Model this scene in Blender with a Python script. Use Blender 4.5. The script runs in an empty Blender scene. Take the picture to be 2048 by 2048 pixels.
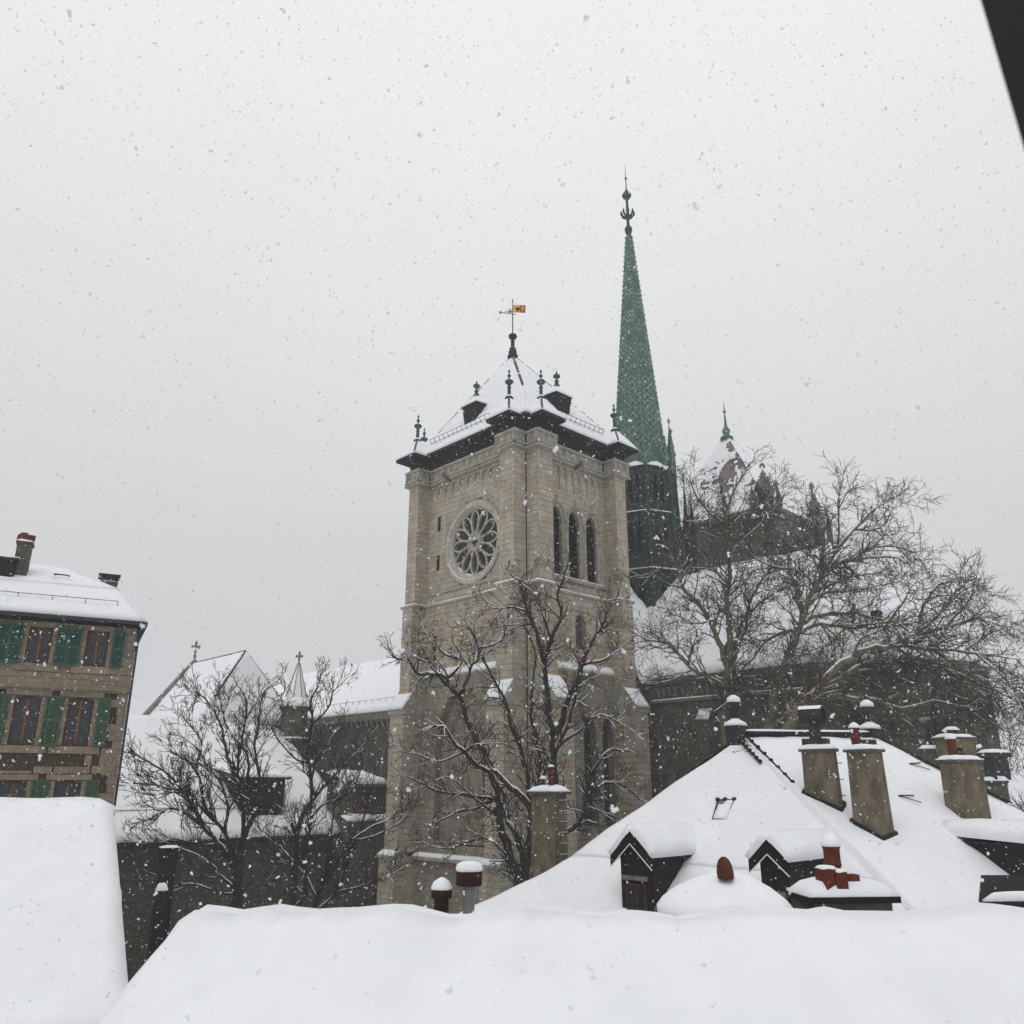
import bpy, math, random
from math import sin, cos, tan, pi, radians, sqrt, atan2, atan
from mathutils import Vector as V, Matrix, noise as mnoise
random.seed(7)
S = bpy.context.scene
COL = S.collection

# ------------------------------------------------------------------ camera, sky, sun, exposure
PITCH = radians(18.3); FOC = 1658.0; CAMZ = 14.0
cam = bpy.data.objects.new('camera', bpy.data.cameras.new('camera'))
COL.objects.link(cam); S.camera = cam
cam.location = (0, 0, CAMZ); cam.rotation_euler = (pi/2 + PITCH, 0, 0)
cam.data.sensor_width = 36.0; cam.data.lens = 36.0*FOC/2048.0
cam.data.dof.use_dof = True; cam.data.dof.focus_distance = 55.0; cam.data.dof.aperture_fstop = 4.5
cam.data.clip_start = 0.05; cam.data.clip_end = 6000

SUN_EL, SUN_AZ = radians(62), radians(200)
w = bpy.data.worlds.new('World'); S.world = w; w.use_nodes = True
nt = w.node_tree; nt.nodes.clear()
def N(t, **k):
    n = nt.nodes.new(t)
    for a, b in k.items(): setattr(n, a, b)
    return n
out = N('ShaderNodeOutputWorld'); bg = N('ShaderNodeBackground')
sky = N('ShaderNodeTexSky', sky_type='NISHITA', sun_disc=False, sun_elevation=SUN_EL, sun_rotation=SUN_AZ, dust_density=8.0, air_density=1.0)
grey = N('ShaderNodeRGBToBW'); tc = N('ShaderNodeTexCoord'); sep = N('ShaderNodeSeparateXYZ')
ramp = N('ShaderNodeValToRGB'); r = ramp.color_ramp                 # overcast cloud: paler towards the zenith
r.elements[0].position = 0.0; r.elements[0].color = (5.3, 5.33, 5.45, 1)
r.elements[1].position = 1.0; r.elements[1].color = (10.5, 10.6, 10.75, 1)
nz = N('ShaderNodeTexNoise'); nz.inputs['Scale'].default_value = 1.6; nz.inputs['Detail'].default_value = 4
mr = N('ShaderNodeMapRange'); mr.inputs['From Min'].default_value = 0.3; mr.inputs['From Max'].default_value = 0.7
mr.inputs['To Min'].default_value = 0.965; mr.inputs['To Max'].default_value = 1.035
mul = N('ShaderNodeMixRGB', blend_type='MULTIPLY'); mul.inputs[0].default_value = 1
mix = N('ShaderNodeMixRGB'); mix.inputs[0].default_value = 0.06
L = nt.links.new
L(tc.outputs['Generated'], sep.inputs[0]); L(sep.outputs['Z'], ramp.inputs[0])
L(tc.outputs['Generated'], nz.inputs['Vector']); L(nz.outputs[0], mr.inputs[0])
L(ramp.outputs[0], mul.inputs[1]); L(mr.outputs[0], mul.inputs[2])
L(sky.outputs[0], grey.inputs[0]); L(mul.outputs[0], mix.inputs[1]); L(grey.outputs[0], mix.inputs[2])
L(mix.outputs[0], bg.inputs[0]); bg.inputs[1].default_value = 0.1; L(bg.outputs[0], out.inputs[0])

sl = bpy.data.lights.new('sun', 'SUN'); sl.energy = 0.5; sl.angle = radians(40); sl.color = (1, 0.98, 0.95)
so = bpy.data.objects.new('sun', sl); COL.objects.link(so)
so.rotation_euler = (pi/2 - SUN_EL, 0, pi - SUN_AZ)
S.view_settings.view_transform = 'Standard'; S.view_settings.look = 'None'
S.view_settings.exposure = 0.0; S.view_settings.gamma = 1.0; S.view_settings.use_curve_mapping = False
S.render.engine = 'CYCLES'
S.cycles.use_denoising = True
S.cycles.max_bounces = 5; S.cycles.diffuse_bounces = 3; S.cycles.glossy_bounces = 2
S.cycles.transparent_max_bounces = 4; S.cycles.volume_bounces = 1

# ------------------------------------------------------------------ survey: sight lines to points in the place
def ray(px, py):
    x, y = (px - 1024)/FOC, (1024 - py)/FOC
    return V((x, cos(PITCH) - y*sin(PITCH), sin(PITCH) + y*cos(PITCH)))
CAM = V((0, 0, CAMZ))
def P(px, py, Y):
    v = ray(px, py); return CAM + v*(Y/v.y)
ANG = radians(43.7)
EX = V((cos(ANG), sin(ANG), 0)); EY = V((-sin(ANG), cos(ANG), 0))
ORG = P(1053, 1100, 54); ORG.z = 0                    # near corner of the church tower; church axes are EX, EY
def W(x, y, z=0): return ORG + EX*x + EY*y + V((0, 0, z))
def toF(p): q = p - ORG; return V((q.dot(EX), q.dot(EY), q.z))
def hitF(px, py, ax, c):
    v = ray(px, py); a = EX if ax == 'x' else EY
    return toF(CAM + v*((c - (CAM - ORG).dot(a))/v.dot(a)))

# ------------------------------------------------------------------ mesh helpers
class MB:
    def __init__(s): s.v = []; s.f = []
    def add(s, pts, faces):
        b = len(s.v); s.v += [tuple(p) for p in pts]; s.f += [tuple(b + i for i in f) for f in faces]
    def poly(s, pts): s.add(pts, [tuple(range(len(pts)))])
    def hexa(s, p):                                   # p: 4 bottom, 4 top
        s.add(p, [(3,2,1,0), (4,5,6,7), (0,1,5,4), (1,2,6,5), (2,3,7,6), (3,0,4,7)])
    def box(s, c, d, rot=0.0):
        x, y, z = d[0]/2, d[1]/2, d[2]/2; ca, sa = cos(rot), sin(rot)
        q = []
        for dz in (-z, z):
            for dx, dy in ((-x,-y), (x,-y), (x,y), (-x,y)):
                q.append((c[0] + dx*ca - dy*sa, c[1] + dx*sa + dy*ca, c[2] + dz))
        s.hexa(q)
    def b2(s, x0, x1, y0, y1, z0, z1): s.box(((x0+x1)/2, (y0+y1)/2, (z0+z1)/2), (x1-x0, y1-y0, z1-z0))
    def loft(s, rings, cap=True):
        n = len(rings[0]); b = len(s.v)
        for rg in rings: s.v += [tuple(p) for p in rg]
        for k in range(len(rings)-1):
            for i in range(n):
                j = (i+1) % n
                s.f.append((b+k*n+i, b+k*n+j, b+(k+1)*n+j, b+(k+1)*n+i))
        if cap:
            s.f.append(tuple(b+i for i in reversed(range(n)))); s.f.append(tuple(b+(len(rings)-1)*n+i for i in range(n)))
    def lathe(s, prof, n=10, c=(0,0,0), ph=0.0):
        s.loft([[(c[0]+r*cos(2*pi*i/n+ph), c[1]+r*sin(2*pi*i/n+ph), c[2]+z) for i in range(n)] for r, z in prof])
    def tube(s, pts, rad, n=4, cap=True):
        pts = [V(p) for p in pts]; m = len(pts)
        if not isinstance(rad, (list, tuple)): rad = [rad]*m
        rings = []; up = None
        for i in range(m):
            t = pts[min(i+1, m-1)] - pts[max(i-1, 0)]
            if t.length < 1e-9: t = V((0,0,1))
            t.normalize()
            if up is None: up = V((0,0,1)) if abs(t.z) < .9 else V((1,0,0))
            a = t.cross(up)
            if a.length < 1e-6: a = t.cross(V((0,1,0)))
            a.normalize(); b = t.cross(a); b.normalize(); up = -b if False else a.cross(t)
            rings.append([pts[i] + (a*cos(2*pi*k/n + pi/4) + b*sin(2*pi*k/n + pi/4))*rad[i] for k in range(n)])
        s.loft(rings, cap)
    def extr(s, poly, vec):                           # closed polygon pushed along vec
        n = len(poly); vec = V(vec)
        s.add([V(p) for p in poly] + [V(p)+vec for p in poly],
              [tuple(reversed(range(n))), tuple(range(n, 2*n))] + [(i, (i+1)%n, n+(i+1)%n, n+i) for i in range(n)])

def obj(name, mb, m, parent=None, off=(0,0,0), smooth=False):
    me = bpy.data.meshes.new(name)
    o_ = V(off)
    me.from_pydata([(p[0]-o_.x, p[1]-o_.y, p[2]-o_.z) for p in mb.v], [], mb.f)
    me.materials.append(M[m] if isinstance(m, str) else m)
    if smooth: me.polygons.foreach_set('use_smooth', [True]*len(me.polygons))
    o = bpy.data.objects.new(name, me); COL.objects.link(o)
    if parent is not None: o.parent = parent
    return o
def tag(o, label=None, cat=None, group=None, kind=None):
    if label: o['label'] = label
    if cat: o['category'] = cat
    if group: o['group'] = group
    if kind: o['kind'] = kind
    return o
def thing(name, label, cat, loc=(0,0,0), rot=0.0, group=None):
    o = bpy.data.objects.new(name, None); COL.objects.link(o); o.location = loc; o.rotation_euler = (0, 0, rot)
    o.empty_display_size = .2
    return tag(o, label, cat, group)
class T:                                              # a thing with its local frame; verts are handed over in F or world coordinates
    def __init__(s, name, label, cat, base, frame='F', group=None):
        base = V(base)
        if frame == 'F': s.root = thing(name, label, cat, W(base.x, base.y, base.z), ANG, group)
        else: s.root = thing(name, label, cat, base, 0, group)
        s.off = base
    def part(s, name, mb, m, parent=None, smooth=False, kind=None, label=None):
        o = obj(name, mb, m, parent or s.root, s.off, smooth)
        if kind: o['kind'] = kind
        if label: o['label'] = label
        return o
_unit = {}
def unit_box(m):
    if m not in _unit:
        b = MB(); b.box((0,0,0), (1,1,1)); me = bpy.data.meshes.new('block'); me.from_pydata(b.v, [], b.f); me.materials.append(M[m]); _unit[m] = me
    return _unit[m]
def block(name, m, parent, c, d, rot=0.0):
    o = bpy.data.objects.new(name, unit_box(m)); COL.objects.link(o); o.parent = parent
    o.location = c; o.scale = d; o.rotation_euler = (0, 0, rot); return o
def nse(p, f=1.0, s=0.0): return mnoise.noise(V((p[0]*f + s, p[1]*f + 3.1*s, p[2]*f)))

def snow_patch(mb, p00, p10, p11, p01, th=.2, step=.4, edges=(1,1,1,1), soft=.3, amp=.35, freq=.7, lip=.4):
    p00, p10, p11, p01 = V(p00), V(p10), V(p11), V(p01)
    Lu = max((p10-p00).length, (p11-p01).length); Lv = max((p01-p00).length, (p11-p10).length)
    nu = max(3, min(90, int(Lu/step))); nv = max(3, min(90, int(Lv/step)))
    n = (p11-p00).cross(p01-p10)
    if n.z < 0: n = -n
    n.normalize(); b = len(mb.v); W_ = nu+1
    for j in range(nv+1):
        t = j/nv
        for i in range(nu+1):
            s = i/nu
            q = (p00*(1-s)+p10*s)*(1-t) + (p01*(1-s)+p11*s)*t
            d = 9.0
            if edges[0]: d = min(d, s*Lu)
            if edges[1]: d = min(d, (1-s)*Lu)
            if edges[2]: d = min(d, t*Lv)
            if edges[3]: d = min(d, (1-t)*Lv)
            k = min(1.0, d/soft); prof = lip + (1-lip)*sqrt(max(0, 1-(1-k)**2))
            prof *= 1 + amp*nse(q, freq) + .35*amp*nse(q, freq*3.3, 5)
            e = q + n*th*prof
            if d < 1e-6: e = e + V((nse(q, 2.1, 9), nse(q, 2.3, 4), 0))*th*.12
            mb.v.append(tuple(e))
    for j in range(nv):
        for i in range(nu): mb.f.append((b+j*W_+i, b+j*W_+i+1, b+(j+1)*W_+i+1, b+(j+1)*W_+i))
    rim = [(i, 0) for i in range(nu)] + [(nu, j) for j in range(nv)] + [(i, nv) for i in range(nu, 0, -1)] + [(0, j) for j in range(nv, 0, -1)]
    c = len(mb.v)
    for i, j in rim:
        s, t = i/nu, j/nv
        mb.v.append(tuple((p00*(1-s)+p10*s)*(1-t) + (p01*(1-s)+p11*s)*t - n*.01))
    for k in range(len(rim)):
        k2 = (k+1) % len(rim); a1, a2 = rim[k], rim[k2]
        mb.f.append((b+a1[1]*W_+a1[0], c+k, c+k2, b+a2[1]*W_+a2[0]))
def snow_cap(mb, x0, x1, y0, y1, z, th=.12, rot=0.0, c=None, dome=.5):       # a pillow of snow on a small flat top
    cx, cy = (x0+x1)/2, (y0+y1)/2; hx, hy = (x1-x0)/2, (y1-y0)/2; n = 8; b = len(mb.v)
    for j in range(n+1):
        for i in range(n+1):
            s, t = 2*i/n-1, 2*j/n-1
            k = (1-s**4)*(1-t**4); h = th*(.35 + .65*sqrt(max(0, k)))*(1 + .3*nse((cx+s*hx, cy+t*hy, z), 2.3)) + dome*th*.4*k
            f = 1.0 + .03*nse((s*2, t*2, z), 1.7)
            dx, dy = s*hx*f, t*hy*f
            if i in (0, n) or j in (0, n): h *= .75
            mb.v.append((cx + dx*cos(rot) - dy*sin(rot), cy + dx*sin(rot) + dy*cos(rot), z+h))
    for j in range(n):
        for i in range(n): mb.f.append((b+j*(n+1)+i, b+j*(n+1)+i+1, b+(j+1)*(n+1)+i+1, b+(j+1)*(n+1)+i))
    rim = [(i, 0) for i in range(n)] + [(n, j) for j in range(n)] + [(i, n) for i in range(n, 0, -1)] + [(0, j) for j in range(n, 0, -1)]
    c0 = len(mb.v)
    for i, j in rim:
        q = mb.v[b+j*(n+1)+i]; mb.v.append((q[0], q[1], z-.005))
    for k in range(len(rim)):
        k2 = (k+1) % len(rim); a1, a2 = rim[k], rim[k2]
        mb.f.append((b+a1[1]*(n+1)+a1[0], c0+k, c0+k2, b+a2[1]*(n+1)+a2[0]))

# ------------------------------------------------------------------ materials
M = {}
def mat(name, cols, rough=.85, scale=1.5, var=.25, bump=.15, bscale=14.0, rand=False, metal=0.0, streak=0.0, spec=.12):
    m = bpy.data.materials.new(name); m.use_nodes = True; t = m.node_tree; b = t.nodes['Principled BSDF']
    if not isinstance(cols[0], (tuple, list)): cols = [cols]
    b.inputs['Roughness'].default_value = rough; b.inputs['Metallic'].default_value = metal
    b.inputs['Specular IOR Level'].default_value = spec
    co = t.nodes.new('ShaderNodeTexCoord'); ln = t.links.new
    geo = t.nodes.new('ShaderNodeNewGeometry')
    cr = t.nodes.new('ShaderNodeValToRGB'); e = cr.color_ramp.elements
    for i, c in enumerate(cols):
        pos = i/max(1, len(cols)-1)
        if i < 2: el = e[i]; el.position = pos
        else: el = e.new(pos)
        el.color = (*c, 1)
    if len(cols) == 1: e[1].color = (*cols[0], 1)
    n1 = t.nodes.new('ShaderNodeTexNoise'); n1.inputs['Scale'].default_value = scale; n1.inputs['Detail'].default_value = 6
    ln(geo.outputs['Position'], n1.inputs['Vector'])
    if rand:
        oi = t.nodes.new('ShaderNodeObjectInfo'); ad = t.nodes.new('ShaderNodeMath'); ad.operation = 'ADD'
        fr = t.nodes.new('ShaderNodeMath'); fr.operation = 'FRACT'
        ln(oi.outputs['Random'], ad.inputs[0]); ln(geo.outputs['Random Per Island'], ad.inputs[1]); ln(ad.outputs[0], fr.inputs[0]); ln(fr.outputs[0], cr.inputs[0])
    else: ln(n1.outputs[0], cr.inputs[0])
    mp = t.nodes.new('ShaderNodeMapRange'); mp.inputs['From Min'].default_value = .3; mp.inputs['From Max'].default_value = .7
    mp.inputs['To Min'].default_value = 1-var; mp.inputs['To Max'].default_value = 1+var
    n2 = t.nodes.new('ShaderNodeTexNoise'); n2.inputs['Scale'].default_value = scale*2.7; n2.inputs['Detail'].default_value = 8; n2.inputs['Roughness'].default_value = .65
    mapn = t.nodes.new('ShaderNodeMapping'); mapn.inputs['Scale'].default_value = (1, 1, 1-streak*.88)
    ln(geo.outputs['Position'], mapn.inputs[0]); ln(mapn.outputs[0], n2.inputs['Vector']); ln(n2.outputs[0], mp.inputs[0])
    mu = t.nodes.new('ShaderNodeMixRGB'); mu.blend_type = 'MULTIPLY'; mu.inputs[0].default_value = 1
    ln(cr.outputs[0], mu.inputs[1]); ln(mp.outputs[0], mu.inputs[2]); ln(mu.outputs[0], b.inputs['Base Color'])
    if bump:
        n3 = t.nodes.new('ShaderNodeTexNoise'); n3.inputs['Scale'].default_value = bscale; n3.inputs['Detail'].default_value = 6
        ln(geo.outputs['Position'], n3.inputs['Vector'])
        bp = t.nodes.new('ShaderNodeBump'); bp.inputs['Strength'].default_value = bump; bp.inputs['Distance'].default_value = .05
        ln(n3.outputs[0], bp.inputs['Height']); ln(bp.outputs[0], b.inputs['Normal'])
    M[name] = m; return m
mat('snow', [(.755,.77,.79), (.80,.81,.825)], .7, .7, .03, .55, 2.6, spec=.2)
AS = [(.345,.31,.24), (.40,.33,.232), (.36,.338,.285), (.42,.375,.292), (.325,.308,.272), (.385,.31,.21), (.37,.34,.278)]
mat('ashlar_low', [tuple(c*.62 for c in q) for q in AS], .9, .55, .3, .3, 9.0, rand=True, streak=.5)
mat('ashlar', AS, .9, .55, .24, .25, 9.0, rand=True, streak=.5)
mat('ashlar_trim', [(.28,.265,.22), (.345,.325,.265)], .9, 1.1, .3, .25, 8.0, streak=.4)
mat('ashlar_pale', [(.40,.375,.315), (.46,.43,.365), (.36,.335,.28)], .9, .8, .2, .25, 9.0, rand=True)
mat('copper_fin', [(.028,.06,.048), (.05,.095,.078)], .65, 3.0, .35, .2)
mat('mortar', [(.12,.108,.088), (.18,.16,.13)], .95, 1.5, .25, .2)
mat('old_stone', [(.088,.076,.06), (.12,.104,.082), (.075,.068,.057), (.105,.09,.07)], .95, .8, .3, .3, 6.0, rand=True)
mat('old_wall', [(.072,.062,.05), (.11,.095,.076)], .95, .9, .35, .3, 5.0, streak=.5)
mat('old_trim', [(.14,.13,.11), (.19,.175,.145)], .95, 1.5, .3, .3, 6.0)
mat('rubble', [(.062,.054,.044), (.10,.087,.07)], .95, 1.6, .35, .5, 4.0)
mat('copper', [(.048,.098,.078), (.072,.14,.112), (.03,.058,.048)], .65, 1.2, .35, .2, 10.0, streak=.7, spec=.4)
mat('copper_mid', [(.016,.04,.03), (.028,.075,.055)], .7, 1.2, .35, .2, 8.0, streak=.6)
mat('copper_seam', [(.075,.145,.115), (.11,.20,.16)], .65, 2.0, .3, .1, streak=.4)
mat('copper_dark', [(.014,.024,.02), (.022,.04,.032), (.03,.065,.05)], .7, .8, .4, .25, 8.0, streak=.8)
mat('slate', [(.010,.010,.011), (.022,.021,.021)], .7, 2.0, .3, .2)
mat('timber_dark', [(.008,.007,.007), (.018,.016,.015)], .85, 2.0, .3, .2)
mat('void', (.006,.006,.007), .9, 1, .1, 0)
mat('glass_dark', [(.012,.013,.018), (.022,.024,.032)], .12, 1.2, .4, .03, 3.0, spec=.5)
mat('lead_glass', [(.018,.017,.018), (.045,.04,.036)], .4, 3.0, .4, .2, 8.0)
mat('iron', (.025,.026,.027), .6, 3, .2, .1)
mat('zinc', [(.13,.145,.15), (.19,.205,.21)], .5, 2.0, .2, .1, metal=.3)
mat('zinc_dark', [(.024,.027,.03), (.05,.054,.057)], .55, 2.0, .25, .1, metal=.2)
mat('bark_dark', [(.022,.018,.014), (.045,.037,.029)], .95, 4.0, .35, .4, 20.0)
mat('bark_plane', [(.10,.084,.062), (.155,.135,.10), (.06,.05,.038)], .95, 1.6, .35, .3, 12.0)
mat('twig', [(.045,.036,.028), (.07,.056,.044)], .95, 3.0, .3, 0)
mat('plaster', [(.105,.088,.062), (.15,.126,.088), (.06,.05,.037)], .95, 1.3, .5, .4, 9.0, streak=.6)
mat('plaster_grey', [(.075,.068,.056), (.11,.10,.083)], .95, 1.3, .35, .3, 9.0, streak=.4)
mat('brown_iron', [(.022,.012,.010), (.045,.02,.016)], .7, 6.0, .35, .2)
mat('clay', [(.075,.018,.012), (.12,.03,.019), (.045,.016,.012)], .8, 4.0, .3, .15)
mat('clay_brown', [(.06,.024,.014), (.10,.04,.02)], .8, 3.0, .35, .2)
mat('shutter', [(.022,.078,.052), (.034,.105,.07)], .6, 3.0, .25, .1)
mat('shutter_old', [(.05,.098,.056), (.072,.125,.075)], .65, 3.0, .25, .1)
mat('orange_wood', [(.15,.066,.024), (.20,.088,.032)], .6, 4.0, .25, .1)
mat('red_wood', [(.07,.03,.018), (.10,.042,.024)], .6, 4.0, .25, .1)
mat('house_stone', [(.215,.175,.12), (.255,.205,.145), (.19,.162,.12), (.235,.185,.135)], .9, .9, .22, .2, 9.0, rand=True)
mat('house_wall', [(.19,.155,.108), (.23,.19,.135)], .9, 1.2, .25, .2)
mat('brown_render', [(.045,.03,.02), (.075,.05,.034)], .95, 5.0, .4, .6, 12.0)
mat('flake', (.76,.77,.79), .9, 1, .02, 0, spec=.1)
mat('yellow', [(.62,.36,.03), (.70,.42,.05)], .5, 6.0, .2, .1)
mat('red', [(.32,.045,.012), (.40,.065,.02)], .5, 6.0, .2, .1)
mat('black', (.012,.012,.012), .6, 3, .2, 0)
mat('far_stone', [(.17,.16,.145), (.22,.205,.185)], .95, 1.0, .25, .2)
mat('tile_grey', [(.13,.11,.10), (.22,.195,.18)], .9, 5.0, .4, .4, 12.0)
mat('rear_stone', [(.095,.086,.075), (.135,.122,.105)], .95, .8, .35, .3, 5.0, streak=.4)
mat('tile_brown', [(.10,.075,.062), (.16,.12,.10)], .9, 3.0, .35, .3, 12.0)
mat('ground', [(.84,.855,.88), (.88,.89,.91)], .8, .1, .05, .2, 1.0)

# ------------------------------------------------------------------ ground
g = MB(); g.poly([(-900,-300,0), (900,-300,0), (900,1200,0), (-900,1200,0)])
tag(obj('ground', g, 'ground'), kind='structure')

# ================================================================== CHURCH TOWER (F coordinates: x along the right face, y along the left face)
TX, TY = 9.6, 12.0
tw = T('church_tower', 'square pale ashlar bell tower with round rose window and snowy pyramid roof', 'tower', (0, 0, 0))
core = MB(); stones_all = []
PR, PW = 1.1, 1.5
def facet(o2, u2, n2, u0, u1, z0, z1, holes=None, hero=False, course=.385, low=False):
    # o2 origin (x,y), u2 direction, n2 outward normal: backing sheet with openings, plus the stones in front of it
    nz_ = max(1, round((z1-z0)/course)); h = (z1-z0)/nz_
    for k in range(nz_):
        a, b = z0+k*h, z0+(k+1)*h
        spans = [(u0, u1)]
        for hole in (holes or []):
            iv = hole(a, b)
            if iv is None: continue
            ns = []
            for s0, s1 in spans:
                if iv[1] <= s0 or iv[0] >= s1: ns.append((s0, s1)); continue
                if iv[0] > s0+.04: ns.append((s0, iv[0]))
                if iv[1] < s1-.04: ns.append((iv[1], s1))
            spans = ns
        for s0, s1 in spans:
            q = lambda u, z: (o2[0]+u2[0]*u, o2[1]+u2[1]*u, z)
            core.add([q(s0,a), q(s1,a), q(s1,b), q(s0,b)], [(0,1,2,3)])
            u = s0; first = True
            while u < s1-.02:
                ln = random.uniform(.65, 1.45)
                if first: ln *= (.45 if k % 2 else 1.0); first = False
                e = u+ln
                if s1-e < .35: e = s1
                proud = random.uniform(.022, .042)
                cu = (u+e)/2
                c = (o2[0]+u2[0]*cu+n2[0]*(proud-.06)/2, o2[1]+u2[1]*cu+n2[1]*(proud-.06)/2, (a+b)/2)
                stones_all.append((c, (max(.05, e-u-.024), proud+.06, h-.024), atan2(u2[1], u2[0]), hero, low))
                u = e
ROSE = (5.5, 30.9, 2.98)
def rose_hole(a, b):
    best = 0
    for z in (a, (a+b)/2, b):
        d = ROSE[2]**2-(z-ROSE[1])**2
        if d > 0: best = max(best, sqrt(d))
    return (ROSE[0]-best, ROSE[0]+best) if best > .15 else None
def rect_hole(u0, u1, z0, z1): return lambda a, b: (u0, u1) if (b > z0+.1 and a < z1-.1) else None
LANC = [(2.45, 3.65), (4.35, 5.55), (6.25, 7.45)]; LZ0, LSP, LAP = 27.95, 31.95, 33.0
def arch_half(z, hw, sp, ap):
    if z <= sp: return hw
    t = min(1, (z-sp)/(ap-sp)); return hw*sqrt(max(0, 1-t**1.7))
def arch_hole(u0, u1, z0, sp, ap):
    def f(a, b):
        if b <= z0+.05 or a >= ap: return None
        hw = arch_half(max(a, z0), (u1-u0)/2, sp, ap); c = (u0+u1)/2
        return (c-hw, c+hw) if hw > .08 else None
    return f
ZS, ZL, ZT = 26.75, 36.45, 37.7            # string course, parapet ledge, parapet top
slits = [rect_hole(9.32, 9.7, 32.6, 33.5), rect_hole(9.32, 9.7, 29.5, 30.4)]
facet((0,0), (0,1), (-1,0), PW, TY-1.2, ZS, ZL, [rose_hole]+slits, True)
facet((0,0), (1,0), (0,-1), PW, TX-1.25, ZS, ZL, [arch_hole(a-.16, b+.16, LZ0, LSP, LAP+.3) for a, b in LANC], True)
# pilasters: two at every visible corner, standing proud of the wall
def pil_x(y0, y1, pr, z0, z1, hero=False):             # on the left face (normal -x)
    facet((-pr,0), (0,1), (-1,0), y0, y1, z0, z1, None, hero)
    facet((0,y0), (1,0), (0,-1), -pr, 0, z0, z1, None, hero)
    facet((0,y1), (1,0), (0,1), -pr, 0, z0, z1, None)
def pil_y(x0, x1, pr, z0, z1, hero=False):             # on the right face (normal -y)
    facet((0,-pr), (1,0), (0,-1), x0, x1, z0, z1, None, hero)
    facet((x0,0), (0,1), (-1,0), -pr, 0, z0, z1, None, hero)
    facet((x1,0), (0,1), (1,0), -pr, 0, z0, z1, None)
for z0, z1, pr, hero in ((ZS, ZL, PR, True), (9.6, ZS, PR+.18, False)):
    pil_x(0, PW+(.1 if not hero else 0), pr, z0, z1, hero); pil_x(TY-1.2, TY, pr, z0, z1, hero)
    pil_y(0, PW, pr, z0, z1, hero); pil_y(TX-1.25, TX, pr, z0, z1, hero)
# lower stages
facet((-.12,0), (0,1), (-1,0), 1.6, TY-1.2, 21.9, ZS, [rect_hole(9.3, 9.7, 23.4, 24.6)])
facet((0,-.12), (1,0), (0,-1), PW, TX-1.25, 21.9, ZS, [arch_hole(4.6, 5.7, 23.2, 24.6, 25.4)])
BIGL = (3.2, 8.6, 10.5, 16.6, 20.3)
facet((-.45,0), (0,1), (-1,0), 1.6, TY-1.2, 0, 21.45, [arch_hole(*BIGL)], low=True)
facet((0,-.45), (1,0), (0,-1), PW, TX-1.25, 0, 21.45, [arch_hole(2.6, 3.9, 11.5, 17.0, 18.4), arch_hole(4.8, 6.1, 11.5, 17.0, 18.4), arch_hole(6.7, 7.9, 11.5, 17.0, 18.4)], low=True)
# stepped lower buttresses with sloping snowy heads
BUT = [('x', 0.0, 1.7, 2.0), ('x', TY-1.45, TY+.15, 1.9), ('y', 0.0, 1.6, 2.5), ('y', TX-1.3, TX+.1, 2.1)]
for ax, a0, a1, pr in BUT:
    (pil_x if ax == 'x' else pil_y)(a0, a1, pr, 9.7, 18.95)
    (pil_x if ax == 'x' else pil_y)(a0-.08, a1+.08, pr+.35, 0, 9.5)
back = MB(); back.b2(.6, TX, .6, TY, 0, 37.6); 
wall = tw.part('wall', core, 'mortar')
tw.part('inner_wall', back, 'void')
far = MB(); far.b2(.4, TX-.02, TY-.3, TY+.0, 0, 37.5); far.b2(TX-.3, TX+.0, .4, TY, 0, 37.5); tw.part('rear_wall', far, 'old_wall')
heroes = [s for s in stones_all if s[3]]
heroes.sort(key=lambda s: -s[1][0]*s[1][2]); hero_set = set(id(s) for s in heroes[:298])
rest = MB(); rest_low = MB()
for s in stones_all:
    if id(s) in hero_set: block('stone', 'ashlar', wall, s[0], s[1], s[2])
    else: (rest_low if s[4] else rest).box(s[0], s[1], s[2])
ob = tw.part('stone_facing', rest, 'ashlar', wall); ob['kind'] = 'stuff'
ob = tw.part('lower_facing', rest_low, 'ashlar_low', wall); ob['kind'] = 'stuff'  # lower stages: the tower's stone palette in a darker tone
# ledges: strings following the pilasters
def ring_pts(d, pr=PR):                                # visible outline from the far left corner round to the far right one
    return [(0-.0, TY+d), (-pr-d, TY+d), (-pr-d, TY-1.2-d), (-d, TY-1.2-d), (-d, PW+d), (-pr-d, PW+d), (-pr-d, -d), (-d, -d),
            (-d, -pr-d), (PW+d, -pr-d), (PW+d, -d), (TX-1.25-d, -d), (TX-1.25-d, -pr-d), (TX+d, -pr-d), (TX+d, 0)]
def ledge(name, m, z0, z1, d0, d1, pr=PR, slope=.0):
    b = MB(); a = ring_pts(d1, pr); c = ring_pts(d0, pr); n = len(a)
    zt = lambda: 0
    b.v += [(x, y, z0) for x, y in c] + [(x, y, z0+.35*(z1-z0)) for x, y in a] + [(x, y, z1-slope) for x, y in a] + [(x, y, z1) for x, y in c]
    for k in range(3):
        for i in range(n-1): b.f.append((k*n+i, k*n+i+1, (k+1)*n+i+1, (k+1)*n+i))
    return tw.part(name, b, m)
st = ledge('string_course', 'ashlar_trim', ZS-.18, ZS+.22, -.05, .24, PR+.02, .12)
lg = ledge('parapet_ledge', 'ashlar_trim', ZL-.15, ZL+.25, -.05, .30, PR+.05, .14)
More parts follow.
